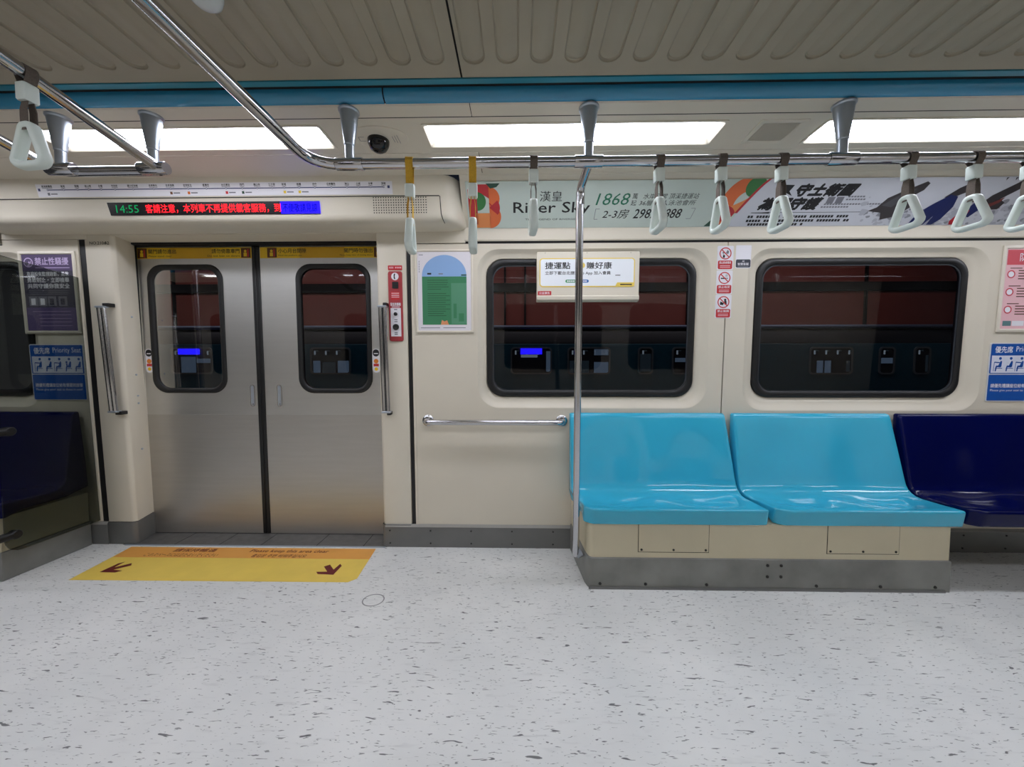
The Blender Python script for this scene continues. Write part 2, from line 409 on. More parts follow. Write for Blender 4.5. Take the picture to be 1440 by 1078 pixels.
strip(dr, -1.742, -0.90, '小心月台間隙', '關門時勿強出', 'Mind the platform gap', 'Please keep clear of closing doors')
def oval(parent, cx):
    q = MB(); q.prism(rrect(cx - 0.026, cx + 0.026, 1.135, 1.298, 0.0255, 6), 0.0, 0.0012, 'paper')
    q.flat(rrect(cx - 0.022, cx + 0.022, 1.245, 1.293, 0.0215, 6), 0.0015, 'ink')
    q.rect(cx - 0.014, 1.262, cx + 0.014, 1.268, 0.0018, 'paper')
    q.flat(disc_pts(cx, 1.213, 0.016, 16), 0.0015, ink('decal_orange', (222, 130, 40))); q.rect(cx - 0.018, 1.178, cx + 0.018, 1.196, 0.0015, RED); q.flat(disc_pts(cx, 1.160, 0.012, 14), 0.0015, YEL)
    q.build('round_ended_decal', parent=parent, smooth=False, keep=True)
oval(dl, -2.545); oval(dr, -0.972)
b = MB(); b.box(-2.75, -0.80, 2.30, 2.66, 1.996, 2.03, 'cream2'); b.box(-2.75, -0.80, 2.44, 2.6, 1.985, 1.997, 'dark')
struct(b.build('trim_8'))
b = MB(); b.box(-2.80, -2.66, 2.50, 2.6, 0, 2.0, 'dark'); struct(b.build('trim_9'))
b = MB(); b.box(-2.625, -2.578, 0.004, 1.99, 0.004, 0.03, 'black'); struct(b.build('trim_19', mw=DOOR, bevel=0.004))
b = MB()
for v in (1.50, 1.12, 0.98, 0.93, 0.62): b.lathe([(0.006, 0), (0.006, 0.003), (0.003, 0.005)], (-2.5465, v, -0.085), 'satin', 10, axis='x')
struct(b.build('trim_20', mw=WALL))

# ceiling: grooved centre panels, teal and blue trims, cream side strips with light openings
CZ = 2.29
def groove_loop(x, hw, y0, y1, n=8):
    pts = []
    for k in range(n + 1): a = PI * k / n; pts.append((x + hw * math.cos(a), y1 - hw + hw * math.sin(a)))
    for k in range(n + 1): a = PI + PI * k / n; pts.append((x + hw * math.cos(a), y0 + hw + hw * math.sin(a)))
    return pts
def ceiling_panel(x0, x1, xs):
    o = MB(); hs = []
    for x in xs: hs.append(groove_loop(x, 0.041, 0.665, 1.415))
    o.holed([(x0, 0.605), (x1, 0.605), (x1, 1.475), (x0, 1.475)], hs, CZ, 'ceil')
    for x, h in zip(xs, hs):
        lp = [[(px, py, CZ) for px, py in h]]
        for d, up in ((0.002, 0.006), (0.006, 0.009), (0.014, 0.007), (0.022, 0.004)): lp.append([(px, py, CZ + up) for px, py in groove_loop(x, 0.041 - d, 0.665 + d, 1.415 - d)])
        o.loft(lp, 'ceil', cap0=False, cap1=True)
    return struct(o.build('ceiling', angle=30))
ceiling_panel(-0.2185, XR, [-0.165 + 0.122 * k for k in range(39) if -0.165 + 0.122 * k < XR - 0.06])
ceiling_panel(XL, -0.2255, [-0.310 - 0.122 * k for k in range(36) if -0.31 - 0.122 * k > XL + 0.06])
b = MB(); b.box(XL, XR, 0.5, 1.58, 2.302, 2.32, 'dark'); struct(b.build('ceiling_backing'))
def mir(prof, back): return [(2 * CEN - y, z) for y, z in prof] if back else prof
for back in (False, True):
    b = MB(); b.extrude_x(mir([(1.477, 2.292), (1.477, 2.286), (1.490, 2.284), (1.500, 2.284), (1.500, 2.30)], back), XL, XR, 'teal_band'); struct(b.build('trim_10'))
    for xa, xb in ((XL, -0.553), (-0.5475, XR)):
        b = MB(); b.extrude_x(mir([(1.529, 2.30), (1.529, 2.282), (1.532, 2.275), (1.540, 2.266), (1.548, 2.259), (1.558, 2.2545), (1.562, 2.2545), (1.566, 2.258)], back), xa, xb, 'blue_band'); struct(b.build('trim_11'))
    b = MB(); b.box(XL, XR, *sorted((mir([(1.50, 0)], back)[0][0], mir([(1.565, 0)], back)[0][0])), 2.296, 2.302, 'dark'); struct(b.build('trim_12'))
LX = [(-4.02, -2.69), (-2.235, -0.905), (-0.425, 0.905), (1.355, 2.685), (3.14, 4.47)]
LY0, LY1 = 1.692, 1.848
SZ = 2.25
for back in (False, True):
    o = MB()
    def my(y): return 2 * CEN - y if back else y
    for xa, xb in ((XL, -0.2055), (-0.2025, XR)):
        o.extrude_x(mir([(1.560, SZ + 0.006), (1.566, SZ), (1.636, SZ), (1.638, SZ + 0.01)], back), xa, xb, 'cream')
        o.extrude_x(mir([(1.905, SZ + 0.01), (1.907, SZ), (1.97, SZ), (2.04, SZ - 0.004), (2.085, SZ - 0.006), (2.098, SZ - 0.01)], back), xa, xb, 'cream')
    ya, yb = sorted((my(1.641), my(1.903)))
    holes = [rrect(xa, xb, *sorted((my(LY0), my(LY1))), 0.012, 4) for xa, xb in LX]
    o.holed([(XL, ya), (XR, ya), (XR, yb), (XL, yb)], holes, SZ, 'cream')
    struct(o.build('ceiling_side', angle=40))
    b = MB(); ya, yb = sorted((my(1.555), my(1.689))); b.box(XL, XR, ya, yb, SZ + 0.012, SZ + 0.02, 'dark'); ya, yb = sorted((my(1.851), my(2.1))); b.box(XL, XR, ya, yb, SZ + 0.012, SZ + 0.02, 'dark'); struct(b.build('trim_13'))
LIGHT_LABELS = ['white ceiling light panel beyond the left edge, past the doors', 'white ceiling light panel above the sliding doors', 'white ceiling light panel between the camera dome and the square vent', 'white ceiling light panel right of the square vent, running out of the photo', 'white ceiling light panel beyond the right edge of the photo']
for back in (False, True):
    for i, (xa, xb) in enumerate(LX):
        ya, yb = (LY0, LY1) if not back else (2 * CEN - LY1, 2 * CEN - LY0)
        lab = LIGHT_LABELS[i] if not back else 'white ceiling light panel over the unseen side behind the viewer'
        t = thing('ceiling_light', lab, 'light', T((xa + xb) / 2, (ya + yb) / 2, SZ), 'ceiling lights facing the viewer' if not back else 'ceiling lights behind the viewer')
        hx, hy = (xb - xa) / 2, (yb - ya) / 2
        o = MB(); lp = []
        for k, z in ((-0.014, 0.001), (-0.014, -0.004), (-0.004, -0.004), (0.0, 0.0), (0.012, 0.014)): lp.append([(x, y, z) for x, y in rrect(-hx - 0 + k, hx - k, -hy + k, hy - k, 0.012, 4)])
        o.loft(lp, 'cream2', cap0=False, cap1=False); o.build('bezel', parent=t, angle=40)
        o = MB(); o.prism(rrect(-hx + 0.011, hx - 0.011, -hy + 0.011, hy - 0.011, 0.01, 4), 0.012, 0.018, 'glow'); o.build('diffuser', parent=t, smooth=False)

# back side of the car, seen only as reflections in the panes
o = MB(); BW = [(-4.44, -3.14), (-2.5, -1.0), (-0.2, 1.1), (1.46, 2.735)]
o.holed([(XL, 0), (XR, 0), (XR, 2.27), (XL, 2.27)], [rrect(a, c, 0.98, 1.84, 0.1, 6) for a, c in BW], 0, 'cream')
BACK = T(0, -0.30, 0) @ Matrix.Rotation(PI / 2 - 0.02, 4, 'X')
struct(o.build('wall_back', mw=BACK, smooth=False))
for i, (a, c) in enumerate(BW):
    o = MB(); o.prism(rrect(a - 0.02, c + 0.02, 0.96, 1.86, 0.1, 6), 0.004, 0.03, 'black')
    struct(o.build('window_%d' % (4 + i), mw=BACK, smooth=False))
for nm, x in (('wall_closure_left', XL), ('wall_closure_right', XR)):  # end closures added to hold bounced light; the car itself runs on
    b = MB(); b.box(x - 0.02, x + 0.02, -0.34, 2.4, 0, 2.3, M['closure']); struct(b.build(nm))

# cover above the doors (holds the route map and the message display)
CP = [(2.098, 2.240), (2.120, 2.146), (2.124, 2.139), (2.1265, 2.136), (2.137, 2.048), (2.143, 2.030), (2.156, 2.016), (2.18, 2.007), (2.24, 2.002), (2.36, 1.998)]
def cover_loops(xs, sgn):
    out = []
    for k in range(7):
        a = PI / 2 * k / 6
        out.append([(xs + sgn * 0.11 * math.sin(a), y + (2.34 - y) * (1 - math.cos(a)), z + (2.245 - z) * 0.10 * (1 - math.cos(a))) for y, z in CP])
    return out
b = MB(); Rr = cover_loops(-0.425, 1); Ll = cover_loops(-3.155, -1)
b.loft(list(reversed(Ll)) + Rr, 'cream2', closed=False)
cover = struct(b.build('trim_14', angle=50))
b = MB()                                                             # seam round the hatch
def seam(p, q, r=0.0022): b.tube([p, q], r, 'dark', 6)
seam((-3.1, 2.1235, 2.1395), (-0.452, 2.1235, 2.1395)); 
pp = [(-0.452, y, z) for y, z in CP[2:8]]
b.tube([(x + 0.012 * i / 3, y - 0.0003, z) for i, (x, y, z) in enumerate(pp)], 0.002, 'dark', 6)
b.build('hatch_seam', parent=cover)
b = MB(); fr = plane_frame(2.137, 2.048, 2.1265, 2.136)
for i in range(22):
    for j in range(9): b.add([(fr @ Vector((-0.826 + 0.0142 * i + dx, 0.085 - 0.0135 * j + dy, 0.0012)))[:] for dx, dy in ((-0.0029, -0.0029), (0.0029, -0.0029), (0.0029, 0.0029), (-0.0029, 0.0029))], [(0, 1, 2, 3)], 'dark') if j < 7 else None
b.build('speaker_holes', parent=cover, smooth=False, keep=True)

# ------------------------------------------------------------------ advertising rail above the windows
AF = plane_frame(2.285, 2.02, 2.10, 2.235)
for nm, xa, xb in (('trim_15', -0.335, XR), ('trim_16', XL, -3.25)):
    b = MB()
    b.extrude_x([(2.095, 2.247), (2.098, 2.238), (2.108, 2.232), (2.289, 2.022), (2.288, 2.012), (2.290, 2.006), (2.292, 1.950), (2.297, 1.943), (2.31, 1.943)], xa, xb, 'cream2')
    b.extrude_x([(2.301, 1.943), (2.303, 1.930)], xa, xb, 'dark')
    struct(b.build(nm, angle=25))
AD1 = ink('advert_pale_green', (196, 208, 200), 0.25); AD2 = ink('advert_pale_grey', (206, 208, 216), 0.25)
ORG = ink('print_orange', (222, 110, 58), 0.3); ORG2 = ink('print_light_orange', (226, 140, 80), 0.3); CRIM = ink('print_crimson', (186, 44, 52), 0.3); GRN = ink('print_green', (52, 120, 62), 0.3); DGRN = ink('print_dark_green', (34, 74, 58), 0.3); TGRN = ink('text_green', (34, 112, 84), 0.3)
t = thing('advertisement_strip', 'pale green paper advert with black lettering and an orange fruit print', 'advert', AF)
def curve_right(y): return 1.395 - 0.17 * ((0.255 - y) / 0.28) ** 0.8 if y < 0.255 else 1.395
H0, H1 = -0.004, 0.255
rb = [(curve_right(H0 + (H1 - H0) * k / 10), H0 + (H1 - H0) * k / 10) for k in range(11)]
o = MB(); o.prism([(-0.305, H0)] + rb + [(-0.305, H1)], 0.001, 0.003, AD1); o.build('sheet', parent=t, smooth=False)
q = MB(); z = 0.0035
def half(cx, cy, r, a0, a1, m, z, n=14): q.flat([(cx, cy)] + [(cx + r * math.cos(math.radians(a0 + (a1 - a0) * k / n)), cy + r * math.sin(math.radians(a0 + (a1 - a0) * k / n))) for k in range(n + 1)], z, m)
q.rect(-0.295, 0.02, -0.245, 0.215, z, CRIM)
q.rect(-0.255, 0.0, -0.170, 0.085, z, ORG2)
half(-0.175, 0.165, 0.062, -90, 90, ORG, z); half(-0.175, 0.065, 0.068, -90, 90, ORG, z)
half(-0.175, 0.115, 0.062, -40, 40, CRIM, z + 0.0001)
half(-0.245, 0.15, 0.052, -90, 90, GRN, z + 0.0002)
q.flat([(-0.25, 0.24), (-0.175, 0.24), (-0.175, 0.165), (-0.215, 0.19), (-0.25, 0.205)], z + 0.0002, CRIM)
q.flat([(-0.19, 0.245), (-0.11, 0.245), (-0.13, 0.225), (-0.165, 0.218)], z + 0.0003, DGRN)
q.line((-0.175, 0.14), (-0.118, 0.085), 0.006, z + 0.0003, CRIM)
q.text('漢皇', 0.118, 0.147, 0.055, 'ink', w=0.128, z=z)
q.text('River Sky', -0.034, 0.066, 0.078, 'ink', w=0.445, z=z, bold=0.008)
q.text('THE LEGEND OF RIVERSIDE', 0.035, 0.042, 0.010, 'ink', w=0.32, z=z)
q.text('1868', 0.442, 0.124, 0.064, TGRN, w=0.193, z=z, shear=0.2)
q.text('萬', 0.648, 0.156, 0.030, 'ink', z=z); q.text('起', 0.645, 0.120, 0.030, 'ink', z=z)
q.text('水岸日常 頂溪捷運站', 0.708, 0.155, 0.030, 'ink', w=0.318, z=z, shear=0.2); q.text('36層 私人泳池會所', 0.692, 0.120, 0.029, 'ink', w=0.325, z=z, shear=0.2)
q.text('2-3房', 0.49, 0.049, 0.052, 'ink', w=0.155, z=z, shear=0.2); q.text('2982.8888', 0.672, 0.049, 0.052, 'ink', w=0.28, z=z, shear=0.2, bold=0.008)
for (p1, p2, p3, p4) in (((0.470, 0.103), (0.447, 0.103), (0.444, 0.045), (0.465, 0.045)), ((1.0, 0.103), (1.025, 0.103), (1.012, 0.045), (0.985, 0.045))):
    q.line(p1, p2, 0.0025, z, 'greyink'); q.line(p2, p3, 0.0025, z, 'greyink'); q.line(p3, p4, 0.0025, z, 'greyink')
def clipx(pts): return [(min(x, curve_right(y) - 0.001), min(max(y, H0), H1)) for x, y in pts]
def arcband(cx, cy, r0, r1, a0, a1, m, zz, n=18):
    A = [(cx + r1 * math.cos(math.radians(a0 + (a1 - a0) * k / n)), cy + r1 * math.sin(math.radians(a0 + (a1 - a0) * k / n))) for k in range(n + 1)]
    B = [(cx + r0 * math.cos(math.radians(a0 + (a1 - a0) * k / n)), cy + r0 * math.sin(math.radians(a0 + (a1 - a0) * k / n))) for k in range(n + 1)]
    for k in range(n): q.flat(clipx([A[k], A[k + 1], B[k + 1], B[k]]), zz, m)
arcband(1.31, 0.12, 0.075, 0.155, 95, 200, ORG, z)
q.flat(clipx([(1.20, 0.10), (1.28, 0.14), (1.33, 0.17), (1.36, 0.20), (1.36, 0.08), (1.33, 0.0), (1.20, 0.0)]), z + 0.0001, ORG2)
q.flat(clipx(disc_pts(1.20, 0.05, 0.065, 22)), z + 0.0003, CRIM); q.flat(clipx([(1.15, 0.025), (1.22, 0.03), (1.3, 0.03), (1.3, 0.0), (1.14, 0.0)]), z + 0.0004, ORG)
q.flat(clipx(disc_pts(1.325, 0.215, 0.055, 22)), z + 0.0004, GRN)
q.flat([(1.105, 0.0), (1.175, 0.0), (1.165, 0.03), (1.14, 0.04)], z + 0.0006, DGRN)
for k in range(10):
    (x1, y1), (x2, y2) = rb[k], rb[k + 1]; q.flat([(x1 - 0.016, y1), (x1, y1), (x2, y2), (x2 - 0.016, y2)], z + 0.0005, CRIM if k > 2 else AD1)
q.build('print', parent=t, smooth=False, keep=True)

t = thing('advertisement_strip', 'pale grey paper advert with slanted black headline and a figure in navy', 'advert', AF)
o = MB(); o.prism(list(reversed(rb)) + [(4.2, H0), (4.2, H1)], 0.001, 0.003, AD2); o.build('sheet', parent=t, smooth=False)
q = MB()
q.text('守土衛國', 1.56, 0.165, 0.060, 'ink', w=0.335, z=z, shear=0.35, bold=0.065)
q.flat([(1.455, 0.225), (1.535, 0.222), (1.52, 0.19), (1.545, 0.165), (1.495, 0.185)], z, 'ink')
q.text('為國守護', 1.385, 0.092, 0.062, 'ink', w=0.345, z=z, shear=0.3, bold=0.065)
q.rect(1.355, 0.074, 2.0, 0.0765, z, 'ink'); q.flat([(1.345, 0.073), (1.46, 0.079), (1.46, 0.070)], z, 'ink')
for k in range(2): q.rect(1.755 + 0.05 * k, 0.122, 1.795 + 0.05 * k, 0.158, z, 'greyink')
for (y, xa, xb) in ((0.155, 1.865, 1.95), (0.140, 1.86, 1.96), (0.115, 1.75, 2.1), (0.100, 1.74, 1.9)): 
    x = xa
    while x < xb: q.rect(x, y, x + 0.012, y + 0.008, z, 'greyink'); x += 0.016
for (y, xa, n) in ((0.045, 1.345, 34), (0.022, 1.345, 35), (-0.001 + 0.002, 1.345, 20)):
    x = xa
    for k in range(n):
        if (k * 7 + int(y * 900)) % 9: q.rect(x, y, x + 0.0135, y + 0.014, z, 'ink')
        x += 0.0172
SMK = [ink('print_smoke_%s' % n, c, 0.3) for n, c in (('pale', (176, 178, 188)), ('mid', (140, 142, 150)), ('deep', (82, 82, 86)))]
random.seed(3)
for k in range(150):
    x = random.uniform(1.98, 3.2); y = random.uniform(0.0, 0.09) + (0.0 if random.random() < 0.7 else random.uniform(0, 0.10))
    r = random.uniform(0.004, 0.02); n = random.randint(6, 9)
    q.flat([(x + r * random.uniform(0.6, 1.3) * math.cos(2 * PI * j / n) * 1.3, max(0.0, y + r * random.uniform(0.5, 1.2) * math.sin(2 * PI * j / n))) for j in range(n)], z + 0.00002 * k / 10, SMK[0 if k % 3 else 1])
NAVY = ink('print_navy', (30, 40, 92), 0.3); DK = ink('print_charcoal', (62, 58, 60), 0.3); BR = ink('print_brown_red', (120, 62, 58), 0.3)
def shape(pts, m, dz): q.flat(pts, z + dz, m)
shape([(2.02, 0.08), (2.06, 0.10), (2.09, 0.15), (2.16, 0.19), (2.25, 0.235), (2.27, 0.225), (2.26, 0.19), (2.22, 0.16), (2.25, 0.10), (2.2, 0.05), (2.12, 0.03), (2.1, 0.07)], DK, 0.0012)
shape([(2.08, 0.11), (2.15, 0.17), (2.22, 0.20), (2.18, 0.14), (2.14, 0.10)], SMK[2], 0.0013)
shape([(2.30, 0.0), (2.315, 0.07), (2.37, 0.12), (2.43, 0.165), (2.475, 0.155), (2.49, 0.10), (2.47, 0.03), (2.44, 0.0), (2.41, 0.0), (2.415, 0.05), (2.39, 0.0)], NAVY, 0.0014)
shape([(2.40, 0.15), (2.45, 0.20), (2.51, 0.235), (2.54, 0.225), (2.50, 0.175), (2.45, 0.15)], DK, 0.0013)
shape([(2.53, 0.02), (2.56, 0.09), (2.60, 0.08), (2.60, 0.0), (2.54, 0.0)], CRIM, 0.0013)
shape([(2.62, 0.10), (2.66, 0.16), (2.76, 0.235), (2.80, 0.232), (2.78, 0.19), (2.72, 0.14), (2.76, 0.12), (2.75, 0.085), (2.68, 0.08)], DK, 0.0013)
shape([(2.63, 0.10), (2.69, 0.12), (2.74, 0.15), (2.73, 0.12), (2.68, 0.09)], BR, 0.0015)
shape([(2.56, 0.06), (2.60, 0.13), (2.66, 0.10), (2.62, 0.04)], NAVY, 0.0012)
for x in (2.66, 2.71): shape([(x, 0.25), (x + 0.012, 0.252), (x + 0.008, 0.235)], DK, 0.0012)
q.build('print', parent=t, smooth=False, keep=True)
t = thing('advertisement_strip', 'dark blue advert end showing under the door cover at the upper left', 'advert', AF)
o = MB(); o.prism([(-4.6, H0), (-3.26, H0), (-3.26, H1), (-4.6, H1)], 0.001, 0.003, ink('advert_blue', (60, 62, 130), 0.3)); o.build('sheet', parent=t, smooth=False)

# ------------------------------------------------------------------ signs on the wall
def sign_base(name, label, cat, x0, v0, n=0.0, group=None): return thing(name, label, cat, on_wall(x0, v0, n), group)
# route map
MF = plane_frame(2.1195, 2.1480, 2.0985, 2.2385)
t = thing('route_map', 'white route map strip with a blue line of stations above the message display', 'sign', MF)
o = MB(); o.prism([(-2.756, -0.001), (-0.712, -0.001), (-0.712, 0.066), (-2.756, 0.066)], 0.0005, 0.002, 'paper'); o.build('strip', parent=t, smooth=False)
q = MB(); z = 0.0024; MAPB = ink('map_blue', (56, 64, 112))
PXS = [62, 85, 105, 121, 139, 159, 185, 214, 238, 263, 289, 317, 340, 361, 382, 399, 420, 442, 465, 487, 503, 520, 538]
def mx(p): return -2.756 + (p - 46) / (550 - 46) * 2.044
q.rect(mx(62), 0.034, mx(538), 0.039, z, MAPB)
ST = ['南港展覽館', '南港', '昆陽', '後山埤', '永春', '市政府', '國父紀念館', '忠孝敦化', '忠孝復興', '忠孝新生', '善導寺', '台北車站', '西門', '龍山寺', '江子翠', '新埔', '板橋', '府中', '亞東醫院', '海山', '土城', '永寧', '頂埔']
for p, s in zip(PXS, ST):
    q.flat(disc_pts(mx(p), 0.0365, 0.0055, 10), z + 0.0002, MAPB); q.flat(disc_pts(mx(p), 0.0365, 0.003, 8), z + 0.0004, 'paper')
    q.text(s, mx(p), 0.049, 0.0115, 'ink', z=z, align='C', bold=0.02); q.rect(mx(p) - 0.006 * len(s), 0.044, mx(p) + 0.006 * len(s), 0.0465, z, 'greyink')
for p, c in ((62, (110, 110, 120)), (238, (110, 70, 40)), (263, (220, 110, 30)), (317, (205, 40, 50)), (340, (30, 70, 50)), (399, (225, 190, 40)), (420, (225, 190, 40))):
    q.rect(mx(p) - 0.007, 0.008, mx(p) + 0.007, 0.022, z, ink('map_line_tone', c)); q.rect(mx(p) + 0.012, 0.012, mx(p) + 0.05, 0.018, z, 'greyink')
for p in (50, 545): q.rect(mx(p) - 0.007, 0.03, mx(p) + 0.006, 0.044, z, MAPB)
q.build('print', parent=t, smooth=False, keep=True)
# message display
DF = plane_frame(2.137, 2.048, 2.1265, 2.136)
t = thing('message_display', 'black scrolling message display with red green and blue characters over the doors', 'display', DF)
o = MB(); o.prism([(-2.357, 0.0), (-1.136, 0.0), (-1.136, 0.070), (-2.370, 0.070)], 0.0005, 0.003, ink('display_black', (10, 9, 14), 0.25)); o.build('screen', parent=t, smooth=False)
def dx(p): return -2.37 + (p - 151) / 299 * 1.236
q = MB(); q.text('14:55', dx(163), 0.014, 0.042, emit('led_green', (20, 120, 70), 0.7), w=dx(195) - dx(163), z=0.0035); q.build('clock_digits', parent=t, smooth=False, keep=True)
q = MB(); q.text('客請注意，本列車不再提供載客服務，到', dx(205), 0.011, 0.048, emit('led_red', (255, 30, 40), 1.3), w=dx(395) - dx(205), z=0.0035, bold=0.003); q.build('message_text', parent=t, smooth=False, keep=True)
q = MB(); q.rect(dx(395), 0.003, dx(450), 0.067, 0.0033, emit('led_blue', (30, 20, 255), 1.3)); q.build('blue_block', parent=t, smooth=False, keep=True)
q = MB(); q.text('不便敬請見諒', dx(398), 0.012, 0.045, emit('led_dark_blue', (12, 10, 110), 0.8), w=dx(446) - dx(398), z=0.0038, bold=0.015); q.build('message_text', parent=t, smooth=False, keep=True)

# green arched poster in its frame
def framed(name, label, x0, x1, v0, v1, fw=0.018):
    t = sign_base(name, label, 'poster', x0, v0); w, h = x1 - x0, v1 - v0
    o = MB(); lp = []
    for k, d in ((0, 0.001), (0.0, 0.007), (0.004, 0.010), (fw - 0.004, 0.010), (fw, 0.004)): lp.append([(x, y, d) for x, y in rrect(k, w - k, k, h - k, 0.004, 2)])
    o.loft(lp, 'frame', cap0=False, cap1=False); o.build('frame', parent=t)
    return t, w, h, fw
t, w, h, fw = framed('framed_poster', 'framed poster of a blue sky and green field under an arch', -0.643, -0.284, 1.388, 1.896, 0.014)
o = MB(); o.rect(fw, fw, w - fw, h - fw, 0.004, ink('poster_lilac_white', (226, 222, 228))); o.build('backing_sheet', parent=t, smooth=False, keep=True)
q = MB(); z = 0.0045; SKY = ink('poster_sky', (140, 176, 222)); FG = ink('poster_field', (58, 128, 88)); FD = ink('poster_field_dark', (38, 94, 60)); LFG = ink('poster_field_pale', (84, 144, 112))
ax0, ax1 = 0.042, 0.318; ym = 0.345; q.rect(ax0, 0.050, ax1, ym, z, FG)
q.flat([(ax0, ym), (ax1, ym)] + [((ax0 + ax1) / 2 + (ax1 - ax0) / 2 * math.cos(PI * k / 24), ym + 0.005 + 0.125 * math.sin(PI * k / 24)) for k in range(25)], z, SKY)
q.rect(0.222, 0.055, ax1, ym - 0.04, z + 0.0002, LFG); q.rect(0.235, 0.09, 0.255, 0.18, z + 0.0004, FG); q.rect(0.268, 0.07, 0.30, 0.12, z + 0.0004, FG)
for k in range(17):
    y = ym - 0.025 - k * 0.0135
    if k in (5,): continue
    q.rect(0.075, y, 0.075 + (0.14 if k not in (4, 15) else 0.10) * (0.9 + 0.1 * math.sin(k * 3)), y + 0.0045, z + 0.0002, FD)
q.rect(0.075, ym + 0.012, 0.10, ym + 0.022, z + 0.0002, 'ink'); q.rect(0.145, ym + 0.013, 0.172, ym + 0.019, z + 0.0002, 'greyink'); q.rect(0.285, ym + 0.004, ax1, ym + 0.012, z + 0.0002, DGRN)
FOX = ink('poster_orange_peak', (226, 150, 104)); q.flat([(0.155, 0.050), (0.162, 0.080), (0.178, 0.070), (0.195, 0.078), (0.205, 0.050)], z + 0.0004, FOX)
for k in range(5): q.rect(0.024, 0.49 - 0.015 * k - 0.06, 0.027, 0.50 - 0.015 * k - 0.06, z, 'greyink')
q.rect(0.03, 0.029, 0.15, 0.033, z, 'greyink'); q.rect(0.17, 0.029, 0.31, 0.033, z, 'greyink'); q.rect(0.024, 0.474, 0.05, 0.478, z, 'greyink')
q.build('print', parent=t, smooth=False, keep=True)

# purple poster behind the glass screen
t, w, h, fw = framed('framed_poster', 'framed purple poster with white lettering behind the smoked glass screen', -3.150, -2.784, 1.386, 1.900, 0.020)
PUR = ink('poster_purple', (94, 80, 124)); DPUR = ink('poster_charcoal', (60, 56, 74)); LIL = ink('poster_lilac', (196, 176, 214))
o = MB(); o.rect(fw, fw, w - fw, h - fw, 0.004, DPUR); o.build('backing_sheet', parent=t, smooth=False, keep=True)
q = MB(); z = 0.0045
q.rect(fw, fw, w - fw, 0.165, z, PUR); q.rect(fw, 0.395, w - fw, h - fw, z, ink('poster_mauve', (84, 68, 104)))
q.text('禁止性騷擾', 0.105, 0.430, 0.045, LIL, w=0.215, z=z + 0.0003, bold=0.02); q.rect(0.105, 0.410, 0.325, 0.414, z + 0.0003, LIL)
q.band(disc_pts(0.062, 0.445, 0.030, 20), disc_pts(0.062, 0.445, 0.024, 20), z + 0.0003, LIL); q.flat([(0.045, 0.45), (0.055, 0.425), (0.066, 0.455), (0.075, 0.43), (0.080, 0.46), (0.066, 0.42), (0.055, 0.415)], z + 0.0003, LIL)
q.text('車廂設有監視錄影，勇敢', 0.045, 0.360, 0.028, 'paper', w=0.27, z=z, bold=0.02); q.text('勇敢制止・立即檢舉', 0.045, 0.322, 0.030, 'paper', w=0.27, z=z, bold=0.02); q.text('共同守護你我安全', 0.045, 0.285, 0.030, 'paper', w=0.27, z=z, bold=0.02)
for y in (0.268, 0.258, 0.248): q.rect(0.05, y, 0.30, y + 0.003, z, 'greyink')
for x0 in (0.045, 0.105, 0.165, 0.235): q.rect(x0, 0.175, x0 + 0.055, 0.235, z, 'greyink'); q.rect(x0 + 0.012, 0.182, x0 + 0.04, 0.222, z + 0.0002, 'paper' if x0 < 0.15 else DPUR)
for y in (0.14, 0.118, 0.096, 0.074, 0.05): q.rect(0.10 if y < 0.13 else 0.06, y, 0.31, y + 0.002, z + 0.0003, LIL)
q.build('print', parent=t, smooth=False, keep=True)

# pink poster at the right edge
t, w, h, fw = framed('framed_poster', 'framed pink poster with red heading at the right edge', 2.893, 3.255, 1.386, 1.900, 0.020)
PNK = ink('poster_pink', (232, 186, 192)); PRED = ink('poster_heading_red', (206, 74, 86))
o = MB(); o.rect(fw, fw, w - fw, h - fw, 0.004, PNK); o.build('backing_sheet', parent=t, smooth=False, keep=True)
q = MB(); z = 0.0045; q.rect(0.028, 0.40, w - fw, h - 0.026, z, PRED); q.text('防疫', 0.10, 0.42, 0.05, 'paper', z=z + 0.0003)
for y in (0.345, 0.24, 0.135):
    q.band(disc_pts(0.058, y, 0.024, 20), disc_pts(0.058, y, 0.017, 20), z, PRED); q.flat(disc_pts(0.058, y, 0.017, 20), z, 'paper')
    for k in range(4): q.rect(0.10, y + 0.018 - 0.016 * k, 0.30, y + 0.024 - 0.016 * k, z, BROWN)
    q.rect(0.05, y + 0.033, 0.12, y + 0.038, z, BROWN)
q.rect(0.035, 0.038, 0.085, 0.068, z, ink('poster_teal_grey', (92, 128, 132))); q.rect(0.09, 0.038, 0.16, 0.068, z, 'paper')
q.build('print', parent=t, smooth=False, keep=True)

